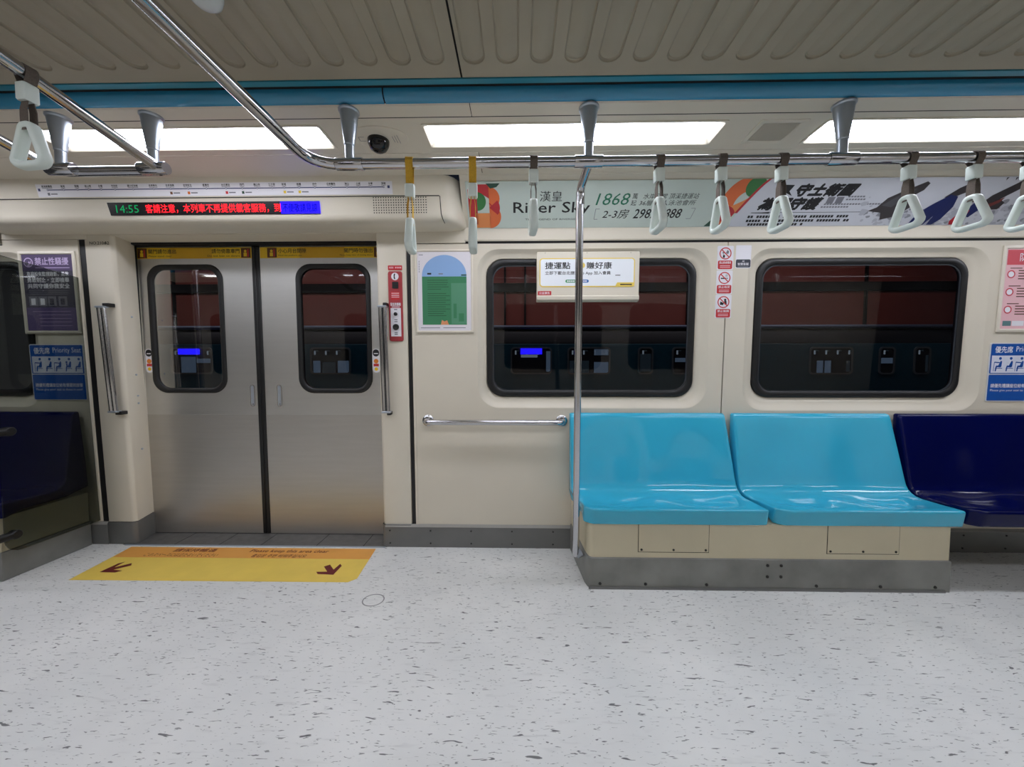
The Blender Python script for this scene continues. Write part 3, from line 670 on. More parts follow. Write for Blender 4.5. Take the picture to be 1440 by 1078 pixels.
# priority seat signs
PB = ink('priority_blue', (24, 84, 168), 0.35); SILV = ink('sign_silver', (206, 208, 212), 0.4)
def priority(label, x0, v0, w, h):
    t = sign_base('priority_seat_sign', label, 'sign', x0, v0, 0.0, 'priority seat signs')
    o = MB(); o.prism(rrect(0, w, 0, h, 0.012, 4), 0.0, 0.004, SILV); o.build('plate', parent=t, bevel=0.001)
    q = MB(); z = 0.0045; q.flat(rrect(0.006, w - 0.006, 0.006, h * 0.46, 0.006, 3), z, PB); q.flat(rrect(0.006, w - 0.006, h * 0.475, h - 0.006, 0.008, 3), z, PB)
    q.rect(0.014, h * 0.49, w - 0.014, h * 0.785, z + 0.0003, ink('sign_pale', (214, 218, 232)))
    q.text('優先席', 0.03, h * 0.83, 0.040, 'paper', w=0.105, z=z + 0.0003, bold=0.01); q.text('Priority Seat', 0.155, h * 0.825, 0.042, 'paper', w=0.185, z=z + 0.0003)
    for k in range(5):
        x = 0.035 + k * 0.064; y = h * 0.52
        q.flat(disc_pts(x + 0.030, y + 0.078, 0.0085, 12), z + 0.0006, PB)
        q.flat([(x + 0.018, y + 0.030), (x + 0.034, y + 0.064), (x + 0.042, y + 0.060), (x + 0.040, y + 0.026)], z + 0.0006, PB)
        q.line((x + 0.036, y + 0.028), (x + 0.008, y + 0.030), 0.010, z + 0.0006, PB); q.line((x + 0.010, y + 0.030), (x + 0.006, y), 0.008, z + 0.0006, PB)
        q.line((x + 0.002, y + 0.018), (x + 0.046, y + 0.018), 0.004, z + 0.0006, PB)
        if k in (0, 2): q.line((x - 0.004, y + 0.055), (x + 0.03, y + 0.052), 0.006, z + 0.0006, PB); q.line((x - 0.004, y + 0.055), (x - 0.006, y), 0.003, z + 0.0006, PB)
        if k == 3: q.flat(disc_pts(x + 0.012, y + 0.058, 0.007, 10), z + 0.0006, PB); q.line((x + 0.012, y + 0.05), (x + 0.016, y + 0.03), 0.010, z + 0.0006, PB)
    q.text('請優先禮讓座位給有需要的旅客', 0.022, h * 0.24, 0.024, 'paper', w=w - 0.045, z=z + 0.0003, bold=0.012); q.text('Please give your seat to those in need', 0.022, h * 0.165, 0.018, 'paper', w=w - 0.05, z=z + 0.0003)
    q.build('print', parent=t, smooth=False, keep=True)
priority('blue and white priority seat sign behind the smoked glass screen', -3.140, 0.960, 0.356, 0.360)
priority('blue and white priority seat sign below the pink poster', 2.872, 0.962, 0.366, 0.360)

# hanging sign above the first window
t = sign_base('hanging_sign_box', 'cream sign box with yellow-bordered notice hanging over the window', 'sign', 0.106, 1.572)
w, h = 0.614, 0.294
o = MB(); o.box(0, w, 0.03, h, 0.012, 0.05, 'cream2'); o.build('box', parent=t, bevel=0.004)
o = MB(); o.loft([[(x, y, zz) for y, zz in ((0.0, 0.014), (0.002, 0.044), (0.010, 0.056), (0.030, 0.058), (0.036, 0.052), (0.036, 0.014))] for x in (0.0, w)], 'cream2'); o.build('bottom_ledge', parent=t, bevel=0.002)
q = MB(); z = 0.0512; YB = ink('notice_yellow', (232, 204, 96)); NW = ink('notice_white', (232, 236, 240))
q.flat(rrect(0.016, w - 0.028, 0.085, 0.256, 0.020, 5), z, YB); q.flat(rrect(0.022, w - 0.034, 0.092, 0.250, 0.015, 5), z + 0.0004, NW)
q.text('捷運點', 0.050, 0.192, 0.040, 'ink', w=0.15, z=z + 0.0008, bold=0.016); q.text('賺好康', 0.298, 0.192, 0.040, 'ink', w=0.15, z=z + 0.0008, bold=0.016)
q.text('立即下載台北捷運Go App 加入會員', 0.050, 0.155, 0.024, 'ink', w=0.392, z=z + 0.0008, bold=0.012)
q.flat(rrect(0.172, 0.24, 0.111, 0.129, 0.008, 4), z + 0.0008, ink('pill_green', (70, 150, 96))); q.flat(rrect(0.245, 0.312, 0.111, 0.129, 0.008, 4), z + 0.0008, ink('pill_blue', (50, 110, 180)))
for x in (0.182, 0.255): 
    for k in range(4): q.rect(x + 0.012 * k, 0.116, x + 0.012 * k + 0.009, 0.124, z + 0.0012, 'paper')
q.flat([(0.47, 0.088), (0.585, 0.088), (0.585, 0.112), (0.482, 0.112)], z + 0.0008, YB); q.rect(0.50, 0.096, 0.57, 0.103, z + 0.0012, 'ink')
q.rect(0.47, 0.152, 0.50, 0.156, z + 0.0008, 'ink'); q.flat(disc_pts(0.272, 0.213, 0.017, 16), z + 0.0008, YB)
q.flat(rrect(0.007, 0.088, 0.038, 0.062, 0.003, 2), z, RED); q.text('公益廣告', 0.015, 0.043, 0.014, 'paper', w=0.064, z=z + 0.0004, bold=0.01)
for x in (0.05, 0.30, 0.56): q.flat(disc_pts(x, 0.286, 0.002, 8), z, 'bolt')
q.build('print', parent=t, smooth=False, keep=True)

# prohibition stickers
def ban(label, v0, kind, txt):
    x0, w, h = 1.203 + 0.0, 0.097, 0.142
    t = sign_base('prohibition_sticker', label, 'sticker', x0, v0, 0.0, 'prohibition stickers between the windows')
    o = MB(); o.prism(rrect(0, w, 0, h, 0.006, 3), 0.0, 0.0012, 'paper'); o.build('backing', parent=t, smooth=False)
    q = MB(); z = 0.0015; cx, cy = w / 2, h - 0.045
    q.flat(rrect(0.005, w - 0.005, 0.004, 0.055, 0.008, 3), z, RED)
    q.band(disc_pts(cx, cy, 0.036, 28), disc_pts(cx, cy, 0.030, 28), z + 0.0004, RED); q.line((cx - 0.023, cy + 0.023), (cx + 0.023, cy - 0.023), 0.006, z + 0.0004, RED)
    if kind == 0:
        q.flat([(cx - 0.016, cy - 0.025), (cx - 0.012, cy - 0.004), (cx - 0.002, cy - 0.012), (cx - 0.004, cy - 0.026)], z, 'ink'); q.flat([(cx + 0.002, cy + 0.002), (cx + 0.012, cy + 0.022), (cx + 0.022, cy + 0.010), (cx + 0.016, cy - 0.004)], z, 'greyink'); q.flat(disc_pts(cx - 0.012, cy + 0.004, 0.006, 10), z, 'greyink')
    elif kind == 1:
        q.rect(cx - 0.022, cy - 0.006, cx + 0.010, cy + 0.001, z, 'ink'); q.rect(cx + 0.012, cy - 0.006, cx + 0.02, cy + 0.001, z, 'greyink')
        for k in range(3): q.line((cx + 0.004 + 0.006 * k, cy + 0.006), (cx + 0.010 + 0.004 * k, cy + 0.022), 0.002, z, 'greyink')
    else:
        q.flat(disc_pts(cx + 0.010, cy + 0.014, 0.007, 10), z, 'ink'); q.flat([(cx + 0.004, cy + 0.008), (cx + 0.018, cy + 0.008), (cx + 0.020, cy - 0.014), (cx + 0.006, cy - 0.014)], z, 'ink'); q.flat([(cx - 0.022, cy - 0.016), (cx - 0.018, cy + 0.004), (cx - 0.006, cy - 0.002), (cx + 0.004, cy - 0.006), (cx - 0.002, cy - 0.018)], z, 'ink')
    q.text(txt, w / 2, 0.035, 0.015, 'paper', w=0.07, z=z + 0.0004, align='C', bold=0.01)
    for y in (0.022, 0.013): q.rect(0.018, y, w - 0.018, y + 0.004, z + 0.0004, PNK)
    q.build('print', parent=t, smooth=False, keep=True)
ban('red and white round ban sticker, topmost of the column of three', 1.766, 0, '禁止飲食嚼食')
ban('red and white no smoking sticker, middle of the column of three', 1.620, 1, '禁止吸菸')
ban('red and white round ban sticker with black figures, lowest of three', 1.475, 2, '禁止推擠')
t = sign_base('notice_sticker', 'white sticker with a dark lower label right of the ban stickers', 'sticker', 1.314, 1.775)
o = MB(); o.prism(rrect(0, 0.092, 0, 0.136, 0.005, 3), 0.0, 0.0012, 'paper'); o.build('backing', parent=t, smooth=False)
q = MB(); q.flat(rrect(0.002, 0.09, 0.004, 0.052, 0.008, 3), 0.0015, ink('label_slate', (52, 56, 68))); q.text('AI', 0.046, 0.036, 0.011, 'paper', z=0.0019, align='C'); q.text('智慧客服', 0.046, 0.017, 0.015, 'paper', w=0.066, z=0.0019, align='C', bold=0.01); q.rect(0.014, 0.009, 0.078, 0.012, 0.0019, 'greyink')
q.build('print', parent=t, smooth=False, keep=True)

# red intercom panel on the right door pillar
t = sign_base('intercom_panel', 'tall red emergency intercom panel on the pillar right of the doors', 'intercom', -0.812, 1.336)
MAR = ink('intercom_red', (168, 56, 62), 0.4)
o = MB(); o.prism(rrect(0, 0.088, 0, 0.430, 0.014, 5), 0.0, 0.008, MAR); o.build('panel', parent=t, bevel=0.002)
o = MB(); o.prism(rrect(0, 0.088, 0.438, 0.466, 0.003, 2), 0.0, 0.003, RED); o.build('top_label', parent=t, smooth=False)
o = MB(); o.prism([(0.012, 0.03), (0.076, 0.03), (0.076, 0.205), (0.012, 0.205)], 0.008, 0.010, 'paper'); o.build('button_plate', parent=t, smooth=False)
o = MB(); o.lathe([(0.011, 0), (0.011, 0.008), (0.007, 0.011)], (0.044, 0.168, 0.010), 'black', 16); o.build('button', parent=t)
o = MB(); o.lathe([(0.019, 0), (0.019, 0.007), (0.014, 0.010), (0.008, 0.006)], (0.044, 0.088, 0.010), 'black', 20); o.build('button', parent=t)
o = MB(); o.prism(rrect(0.026, 0.064, 0.325, 0.365, 0.003, 2), 0.008, 0.011, 'black'); o.build('camera_window', parent=t, smooth=False)
q = MB(); z = 0.0085; q.flat(disc_pts(0.044, 0.398, 0.023, 24), z, 'paper')
q.flat([(0.040, 0.416), (0.047, 0.414), (0.045, 0.408), (0.043, 0.398), (0.045, 0.388), (0.047, 0.382), (0.040, 0.380), (0.036, 0.390), (0.036, 0.406)], z + 0.0004, 'ink')
q.rect(0.016, 0.255, 0.072, 0.305, z, RED); q.text('緊急對講機', 0.044, 0.218, 0.020, 'paper', w=0.064, z=z + 0.0004, align='C', bold=0.012); q.rect(0.02, 0.21, 0.07, 0.214, z + 0.0004, 'paper')
for y in (0.293, 0.281, 0.270): q.rect(0.02, y, 0.068, y + 0.005, z + 0.0004, PNK)
for y in (0.193, 0.130, 0.118, 0.050, 0.040): q.rect(0.034, y, 0.054, y + 0.006, 0.0104, 'greyink')
for k in range(4): q.rect(0.008 + 0.007 * k, 0.447, 0.012 + 0.007 * k, 0.458, 0.0034, PNK); q.rect(0.045 + 0.010 * k, 0.448, 0.052 + 0.010 * k, 0.457, 0.0034, PNK)
q.build('print', parent=t, smooth=False, keep=True)
q = MB(); q.M = Matrix.Identity(4); q.text('NO.2104', -2.688, 1.940, 0.018, 'ink', w=0.105, z=0.0006, bold=0.01); tag(q.build('car_number_lettering', mw=WALL, smooth=False, keep=True), 'small dark car number lettering at the top of the left pillar', 'lettering')
q = MB(); q.text('A2', -2.580 + 0.0, 1.940, 0.018, 'ink', w=0.028, z=0.0006, bold=0.01); tag(q.build('door_number_lettering', mw=WALL @ T(-0.012, 0, 0), smooth=False, keep=True), 'small dark door code lettering near the left pillar corner', 'lettering')

# ------------------------------------------------------------------ grab bars on the wall
t = thing('wall_grab_bar', 'horizontal chrome grab bar on the cream wall below the green poster', 'grab bar', on_wall(-0.155, 0.834))
def arcp(c, r, a0, a1, n=6): return [(c[0] + r * math.cos(math.radians(a0 + (a1 - a0) * k / n)), c[1], c[2] + r * math.sin(math.radians(a0 + (a1 - a0) * k / n))) for k in range(n + 1)]
L2 = 0.425
path = [(-L2, 0, 0.004), (-L2, 0, 0.03)] + arcp((-L2 + 0.035, 0, 0.035), 0.035, 180, 90)[1:] + list(reversed(arcp((L2 - 0.035, 0, 0.035), 0.035, 0, 90)[1:])) + [(L2, 0, 0.03), (L2, 0, 0.004)]
o = MB(); o.tube(path, 0.0165, 'chrome', 16); o.build('bar', parent=t)
for x in (-L2, L2):
    o = MB(); o.lathe([(0.036, 0), (0.036, 0.004), (0.031, 0.009), (0.018, 0.012)], (x, 0, 0), 'chrome', 28); o.build('flange', parent=t)
def door_grab(label, xt, xb, vt, vb, side):
    t = thing('door_grab_rail', label, 'grab rail', on_wall((xt + xb) / 2, vb)); cx = (xt + xb) / 2; h = vt - vb
    o = MB()
    for d in (-0.013, 0.013): o.tube([(xb - cx + d, 0, 0.045), (xt - cx + d, h, 0.045)], 0.0125, 'chrome', 14)
    o.box(-0.004 + 0, 0.004, 0.0, h, 0.040, 0.046, 'black'); o.build('twin_bar', parent=t)
    for y, x in ((0.004, xb - cx), (h - 0.004, xt - cx)):
        o = MB(); o.box(x - 0.027, x + 0.027, y - 0.006, y + 0.006, 0.022, 0.060, 'satin'); o.build('end_cap', parent=t, bevel=0.003)
        o = MB(); xx = x + side; yy = y + (0.014 if y > 0.1 else -0.010)
        o.box(min(x, xx) - 0.0, max(x, xx) + 0.012, yy - 0.011, yy + 0.011, 0.0, 0.040, 'black'); o.build('bracket', parent=t, bevel=0.003)
door_grab('vertical twin-tube grab rail on the pillar left of the doors', -2.598, -2.572, 1.553, 0.888, 0.030)
door_grab('vertical twin-tube grab rail on the pillar right of the doors', -0.838, -0.830, 1.550, 0.890, 0.012)

# ------------------------------------------------------------------ seats
PROF_TOP = [(1.914, 0.352), (1.911, 0.360), (1.902, 0.420), (1.9015, 0.428), (1.904, 0.4335), (1.911, 0.436), (1.96, 0.433), (2.01, 0.427), (2.06, 0.423), (2.11, 0.422), (2.145, 0.427), (2.170, 0.439), (2.188, 0.457), (2.200, 0.480), (2.208, 0.51), (2.220, 0.57), (2.236, 0.65), (2.252, 0.73), (2.268, 0.81), (2.279, 0.860), (2.284, 0.876), (2.292, 0.885), (2.304, 0.889)]
PROF_BOT = [(2.314, 0.889), (2.322, 0.880), (2.322, 0.80), (2.322, 0.55), (2.320, 0.40), (2.20, 0.37), (2.00, 0.372), (1.940, 0.354), (1.926, 0.350)]
def seat_shell(width, m):
    nx = 44; loops = []
    nt = len(PROF_TOP)
    def ring(x, inset, u):
        l = []
        dip = 0.5 - 0.5 * math.cos(4 * PI * u)                        # two people side by side
        for i, (y, z) in enumerate(PROF_TOP):
            a = math.exp(-((y - 2.07) / 0.085) ** 2) if z < 0.46 else 0
            c = math.exp(-((z - 0.62) / 0.16) ** 2) if z > 0.45 else 0
            s = math.exp(-((z - 0.46) / 0.03) ** 2)
            zz = z - 0.020 * dip * a + 0.006 * (1 - dip) * a; yy = y + 0.020 * dip * c
            l.append([x, yy + 0.004 * s * math.sin(9 * u), zz])
        for y, z in PROF_BOT: l.append([x, y, z])
        cy, cz = 2.14, 0.52
        if inset:
            for i, p in enumerate(l):
                q0 = l[i - 1]; q1 = l[(i + 1) % len(l)]
                ty, tz = q1[1] - q0[1], q1[2] - q0[2]; n = math.hypot(ty, tz) or 1
                # move towards the inside of the section
                p2 = (p[1] - (-tz / n) * 0, p[2])
            pts = [(p[1], p[2]) for p in l]; out = []
            for i in range(len(pts)):
                q0 = pts[i - 1]; q1 = pts[(i + 1) % len(pts)]; ty, tz = q1[0] - q0[0], q1[1] - q0[1]; n = math.hypot(ty, tz) or 1
                out.append([x, pts[i][0] + (tz / n) * inset, pts[i][1] - (ty / n) * inset])
            l = out
        return l
    xs = [0.0, 0.0015, 0.005, 0.010, 0.018] + [0.018 + (width - 0.036) * k / nx for k in range(1, nx)] + [width - 0.018, width - 0.010, width - 0.005, width - 0.0015, width]
    ins = {0: 0.008, 1: 0.0045, 2: 0.0016, 3: 0.0004}
    N = len(xs)
    for i, x in enumerate(xs):
        inset = ins.get(i, ins.get(N - 1 - i, 0.0)); u = x / width
        l = ring(x, inset, u)
        # the front corners are cut off, the back narrows upwards on one side
        e0 = max(0, 1 - x / 0.05); e1 = max(0, 1 - (width - x) / 0.012)
        for p in l:
            fr_ = max(0, min(1, (2.0 - p[1]) / 0.09)) * (1 if p[2] < 0.45 else 0)
            p[1] += 0.034 * e0 * fr_ + 0.008 * e1 * fr_
            pn_ = max(0, min(1, (2.19 - p[1]) / 0.14)) * (1 if p[2] < 0.47 else 0)
            p[0] += 0.028 * pn_ * (1 - x / width) ** 8
            bk = max(0.0, min(1.0, (p[2] - 0.45) / 0.43))
            p[0] = p[0] - 0.036 * bk * (x / width) ** 3
        loops.append([tuple(p) for p in l])
    o = MB(); o.loft(loops, m); return o
def seat(label, x0, width, m):
    t = thing('double_seat', label, 'seat', T(x0, 0, 0), None)
    seat_shell(width, m).build('seat_shell', parent=t, angle=60)
    return t
SW = 0.984
seat('light blue two-person plastic seat beside the vertical pole', 0.316, SW, 'seat_cyan')
seat('light blue two-person plastic seat next to the navy one', 1.313, SW, 'seat_cyan')
seat('navy two-person plastic seat at the right edge', 2.310, SW, 'seat_navy')
seat('navy two-person plastic seat behind the smoked glass screen', -2.800 - SW, SW, 'seat_navy')

# seat base
t = thing('seat_base', 'cream seat box with grey metal kick plate under the light blue seats', 'seat base', T(0.37, 1.925, 0))
def base_ring(xl, yl, d):                                            # plan of the box, rounded front left corner
    return [(0.0 - 0.033 - d, 0.418), (-0.005 - d, 0.05)] + [(0.03 - (0.03 + d) * math.cos(a), 0.03 - (0.03 + d) * math.sin(a)) for a in (0.5, 0.8, 1.1, 1.4)] + [(1.870 + d, -d), (1.874 + d, 0.30), (1.874 + d, 0.418)]
o = MB(); R0 = base_ring(0, 0, 0.0); o.loft([[(x, y, 0.0) for x, y in R0], [(x, y, 0.349) for x, y in R0]], 'base_cream'); o.build('box', parent=t, angle=40)
o = MB(); R1 = base_ring(0, 0, 0.006); o.loft([[(x, y, 0.0) for x, y in R1], [(x, y, 0.164) for x, y in R1], [(x, y, 0.168) for x, y in base_ring(0, 0, 0.001)]], 'kick'); kp = o.build('kick_plate', parent=t, angle=30)
o = MB()
for x, z in ((0.935, 0.135), (1.005, 0.135), (0.935, 0.075), (1.005, 0.075), (0.06, 0.028), (0.30, 0.028), (0.62, 0.028), (1.19, 0.028), (1.52, 0.028), (1.80, 0.028)):
    o.lathe([(0.008, 0), (0.008, -0.003), (0.005, -0.006)], (x, -0.006, z), 'bolt', 12, axis='y')
o.build('bolt_heads', parent=kp)
o = MB(); o.box(0.0, 1.85, -0.012, -0.006, 0.0, 0.012, 'kick_dark'); o.build('floor_seal', parent=t)
for x0, x1 in ((0.262, 0.628), (1.244, 1.610)):
    o = MB(); o.box(x0, x1, -0.0025, 0.0, 0.200, 0.350, 'base_cream'); pn = o.build('access_panel', parent=t, bevel=0.0008)
    o = MB(); w_ = 0.0026
    o.box(x0 - w_, x0, -0.0008, 0.0, 0.197, 0.350, 'dark'); o.box(x1, x1 + w_, -0.0008, 0.0, 0.197, 0.350, 'dark'); o.box(x0 - w_, x1 + w_, -0.0008, 0.0, 0.197, 0.200, 'dark'); o.build('panel_gap', parent=pn)
    o = MB()
    for k in range(3): o.lathe([(0.006, 0), (0.006, -0.002), (0.003, -0.004)], (x0 + 0.015 + (x1 - x0 - 0.03) * k / 2, -0.0025, 0.212), 'bolt', 10, axis='y')
    o.build('panel_screws', parent=pn)
# left seat base (behind the glass screen)
t = thing('seat_base', 'cream seat box with grey metal kick plate under the left navy seat', 'seat base', T(-2.835, 1.925, 0))
o = MB(); o.box(-1.9, 0.0, 0.0, 0.418, 0.0, 0.351, 'base_cream'); o.build('box', parent=t, bevel=0.004)
o = MB(); o.box(-1.9, 0.010, -0.008, 0.418, 0.0, 0.160, 'kick'); o.build('kick_plate', parent=t, bevel=0.004)
# support beam below the right navy seat
b = MB(); b.box(2.252, 3.6, 2.20, 2.325, 0.335, 0.369, 'kick_dark'); tag(b.build('seat_support_beam', bevel=0.003), 'dark metal beam carrying the right navy seat off the wall', 'beam')

# glass screen beside the left seat
t = thing('glass_screen', 'smoked glass wind screen panel at the end of the left navy seat', 'screen', T(-2.778, 2.0, 0.16))
prof = [(0.300, 1.575), (-0.093, 1.616), (-0.100, 1.604), (-0.100, 0.07)] + [(-0.030 - 0.07 * math.cos(a), 0.07 - 0.07 * math.sin(a)) for a in (0.3, 0.6, 0.9, 1.2, 1.5)] + [(0.350, 0.0)]
o = MB(); o.loft([[(x, y, z) for y, z in prof] for x in (0.0, 0.008)], 'smoke'); o.build('pane', parent=t, smooth=False)
for z in (0.625, 0.055):
    o = MB(); o.lathe([(0.020, -0.020), (0.025, -0.014), (0.025, 0.014), (0.020, 0.020)], (0.004, -0.060, z + 0.04), 'black', 18, axis='x')
    o.tube([(0.004, -0.165, z + 0.04), (0.004, -0.07, z + 0.04)], 0.022, 'black', 12); o.build('clamp', parent=t)
# the screen's own post, just out of the photo, carries the clamps
b = MB(); b.tube([(-2.774, 1.84, 0.0), (-2.774, 1.84, 2.05), (-2.774, 1.80, 2.25)], 0.018, 'chrome', 14); tag(b.build('stanchion_pole'), 'chrome post holding the smoked glass screen, beyond the left edge', 'pole')

# ------------------------------------------------------------------ overhead rails
RZ = 2.032; RY = 1.592; RR = 0.021
def bend(p0, p1, p2, r, n=7):
    a = (Vector(p0) - Vector(p1)).normalized(); c = (Vector(p2) - Vector(p1)).normalized()
    s = Vector(p1) + a * r; e = Vector(p1) + c * r; out = []
    for k in range(n + 1):
        u = k / n; out.append(tuple(s * (1 - u) ** 2 + Vector(p1) * 2 * u * (1 - u) + e * u * u))
    return out
def cone_bracket(parent, x, y, clamp_axis='x'):
    o = MB(); o.lathe([(0.042, 0.218), (0.042, 0.212), (0.037, 0.207), (0.034, 0.180), (0.029, 0.140), (0.0235, 0.100), (0.0215, 0.085), (0.0215, 0.078), (0.0185, 0.074), (0.0185, 0.0)], (x, y, RZ), 'satin', 24)
    c = o.build('ceiling_bracket', parent=parent)
    o = MB(); a = 0.058
    pr = [(0.0235, -a), (0.025, -a + 0.003), (0.025, a - 0.003), (0.0235, a)]
    o.lathe(pr, (x, y, RZ), 'chrome', 20, axis=clamp_axis); o.build('clamp_sleeve', parent=c)
t = thing('overhead_rail', 'long chrome overhead rail above the seats with a bend at the doors', 'rail', T(0, 0, 0))
P = [(XR, RY, RZ)] + bend((XR, RY, RZ), (-0.876, RY, RZ), (-0.876, 1.0, RZ), 0.13) + [(-0.876, CEN, RZ)] + bend((-0.876, CEN, RZ), (-0.876, 2 * CEN - RY, RZ), (XR, 2 * CEN - RY, RZ), 0.13) + [(XR, 2 * CEN - RY, RZ)]
o = MB(); o.tube(P, RR, 'chrome', 16); o.build('tube', parent=t)
for x in (-0.716, 0.289, 1.329, 2.37): cone_bracket(t, x, RY)
for x in (-0.716, 1.329): cone_bracket(t, x, 2 * CEN - RY)
t = thing('overhead_rail', 'short chrome overhead rail loop hanging over the doorway', 'rail', T(0, 0, 0))
YB_ = 1.628; ZM = 2.112
A0, A1 = (-2.032, YB_, RZ), (-1.560, YB_, RZ)
P = [(-2.032, CEN, ZM), (-2.032, 1.25, ZM - 0.012)] + bend((-2.032, 1.3, ZM - 0.02), A0, A1, 0.075) + bend(A0, A1, (-1.545, 1.2, 2.09), 0.018, 5) + [(-1.545, 1.174, 2.094), (-1.545, CEN, 2.11)]
Pb = [(x, 2 * CEN - y, z) for x, y, z in reversed(P[:-1])]
o = MB(); o.tube(P, RR, 'chrome', 16); o.tube([(x, 2 * CEN - y, z) for x, y, z in P], RR, 'chrome', 16); o.build('tube', parent=t)
for x in (-1.985, -1.578): cone_bracket(t, x, YB_ - 0.02)
for x in (-1.985, -1.578): cone_bracket(t, x, 2 * CEN - YB_ + 0.02)

# vertical pole at the seat end
t = thing('stanchion_pole', 'chrome vertical pole from the seat box corner up to the overhead rail', 'pole', T(0.318, 2.01, 0.13))
o = MB(); org = Vector((0.318, 2.01, 0.13))
P = [(0.314, 2.005, 0.135), (0.314, 2.000, 0.17), (0.277, 1.735, 1.90)] + bend((0.277, 1.735, 1.9), (0.2775, 1.722, 1.985), (0.295, RY, 2.035), 0.03) + [(0.293, RY + 0.01, 2.030)]
o.tube([tuple(Vector(p) - org) for p in P], 0.0178, 'chrome', 18); o.build('tube', parent=t)
o = MB(); pj = Vector((0.2782, 1.7285, 1.945)) - org; o.tube([tuple(pj + Vector((0.0006, 0.005, -0.03))), tuple(pj + Vector((0, 0, 0.025)))], 0.0195, 'chrome', 18); o.build('joint_collar', parent=t)
o = MB(); o.tube([(0.0, -0.005, 0.005), (0.03, 0.0, 0.02)], 0.020, 'satin', 14); o.build('foot', parent=t)

# hand straps
def ring_mesh():
    hw, ht, tp = 0.047, 0.113, 0.005; pts = []
    cs = [(-hw + 0.016, -ht + 0.016, 0.022, 190, 270), (hw - 0.016, -ht + 0.016, 0.022, 270, 350), (tp, -0.013, 0.014, 15, 90), (-tp, -0.013, 0.014, 90, 165)]
    for cy, cz, r, a0, a1 in cs:
        for k in range(7): a = math.radians(a0 + (a1 - a0) * k / 6); pts.append((cy + r * math.cos(a), cz + r * math.sin(a)))
    n = len(pts); loops = []
    for i in range(n):
        p0, p1 = pts[i - 1], pts[(i + 1) % n]; ty, tz = p1[0] - p0[0], p1[1] - p0[1]; l = math.hypot(ty, tz); ny, nz = tz / l, -ty / l
        sec = []
        for k in range(14):
            a = 2 * PI * k / 14; ca, sa = math.cos(a), math.sin(a)
            sx = 0.0165 * (abs(ca) ** 0.7) * (1 if ca > 0 else -1); sn = 0.0110 * (abs(sa) ** 0.7) * (1 if sa > 0 else -1)
            sec.append((sx, pts[i][0] + ny * sn, pts[i][1] + nz * sn))
        loops.append(sec)
    o = MB(); o.loft(loops, 'white_plastic', ring=True); return o
def make_strap(web, label, group, ext=0.0, cdrop=0.0):
    t = thing('hand_strap', label, 'hand strap', T(0, 0, 0), group)
    o = MB(); R = 0.0252; th = 0.002; hw = 0.015
    outer = [(-0.008, -0.045 - cdrop), (-0.0165, -0.024)] + [(R * math.cos(math.radians(a)), R * math.sin(math.radians(a))) for a in range(205, -30, -20)] + [(0.0165, -0.024), (0.008, -0.045 - cdrop)]
    inner = [(y * 0.88 if abs(y) < 0.02 else y * 0.9, z * 0.9 if z > -0.02 else z) for y, z in outer]
    lp = []
    for (y, z), (y2, z2) in zip(outer, inner): lp.append([(-hw, y, z), (hw, y, z), (hw, y2, z2), (-hw, y2, z2)])
    o.loft(lp, web)
    # below the collar: two layers going down round the top bar of the ring
    for s in (-1, 1):
        lp = []
        for u in range(6):
            zz = -0.07 - cdrop - (0.105 + ext - cdrop) * u / 5; xx = s * (0.004 + 0.007 * min(1, u / 2.0)); wy = 0.011 + 0.004 * min(1, u / 2.5)
            lp.append([(xx - 0.001, -wy, zz), (xx + 0.001, -wy, zz), (xx + 0.001, wy, zz), (xx - 0.001, wy, zz)])
        o.loft(lp, web)
    o.build('webbing', parent=t)
    o = MB(); lp = []
    for zz, k in ((-0.033, 0.85), (-0.036, 1.0), (-0.083, 1.0), (-0.087, 0.88)): lp.append([(x, y, zz - cdrop) for x, y in rrect(-0.0195 * k, 0.0195 * k, -0.0175 * k, 0.0175 * k, 0.006, 4)])
    o.loft(lp, 'white_plastic'); o.build('collar', parent=t)
    rg = ring_mesh(); rg.v = [(x, y, z - 0.160 - ext) for x, y, z in rg.v]; rg.build('ring', parent=t, angle=60)
    return t
def strap_mw(x, y, z, yaw=0, roll=0, swing=0):
    return T(x, y, z) @ Matrix.Rotation(math.radians(yaw), 4, 'Z') @ Matrix.Rotation(math.radians(roll), 4, 'Y') @ Matrix.Rotation(math.radians(swing), 4, 'X')
g = 'hand straps on the overhead rails'
ys = make_strap('yellow_web', 'white triangular hand strap on yellow webbing in front of the door cover speaker', g, 0.078, 0.055); ys.matrix_world = strap_mw(-0.462, RY, RZ, 6)
dup(ys, strap_mw(-0.196, RY, RZ, 4), 'white triangular hand strap on yellow webbing in front of the fruit print')
gs = make_strap('grey_web', 'white hand strap on grey webbing left of the vertical pole', g); gs.matrix_world = strap_mw(0.060, RY, RZ, 3, 0, 2)
for x, yw, lab in ((0.583, 2, 'white hand strap on grey webbing first right of the vertical pole'), (0.838, -2, 'white hand strap on grey webbing in front of the orange and green curved print'), (1.086, 0, 'white hand strap on grey webbing in front of the slanted black headline'), (1.602, 2, 'white hand strap on grey webbing in front of the dark machine print'), (1.866, 3, 'white hand strap on grey webbing right of the printed figure in navy'), (2.085, 2, 'white hand strap on grey webbing cut off by the right edge')):
    dup(gs, strap_mw(x, RY, RZ, yw), lab)
dup(gs, strap_mw(-1.545, 1.174, 2.094, 84), 'large nearby hand strap on grey webbing at the upper left')

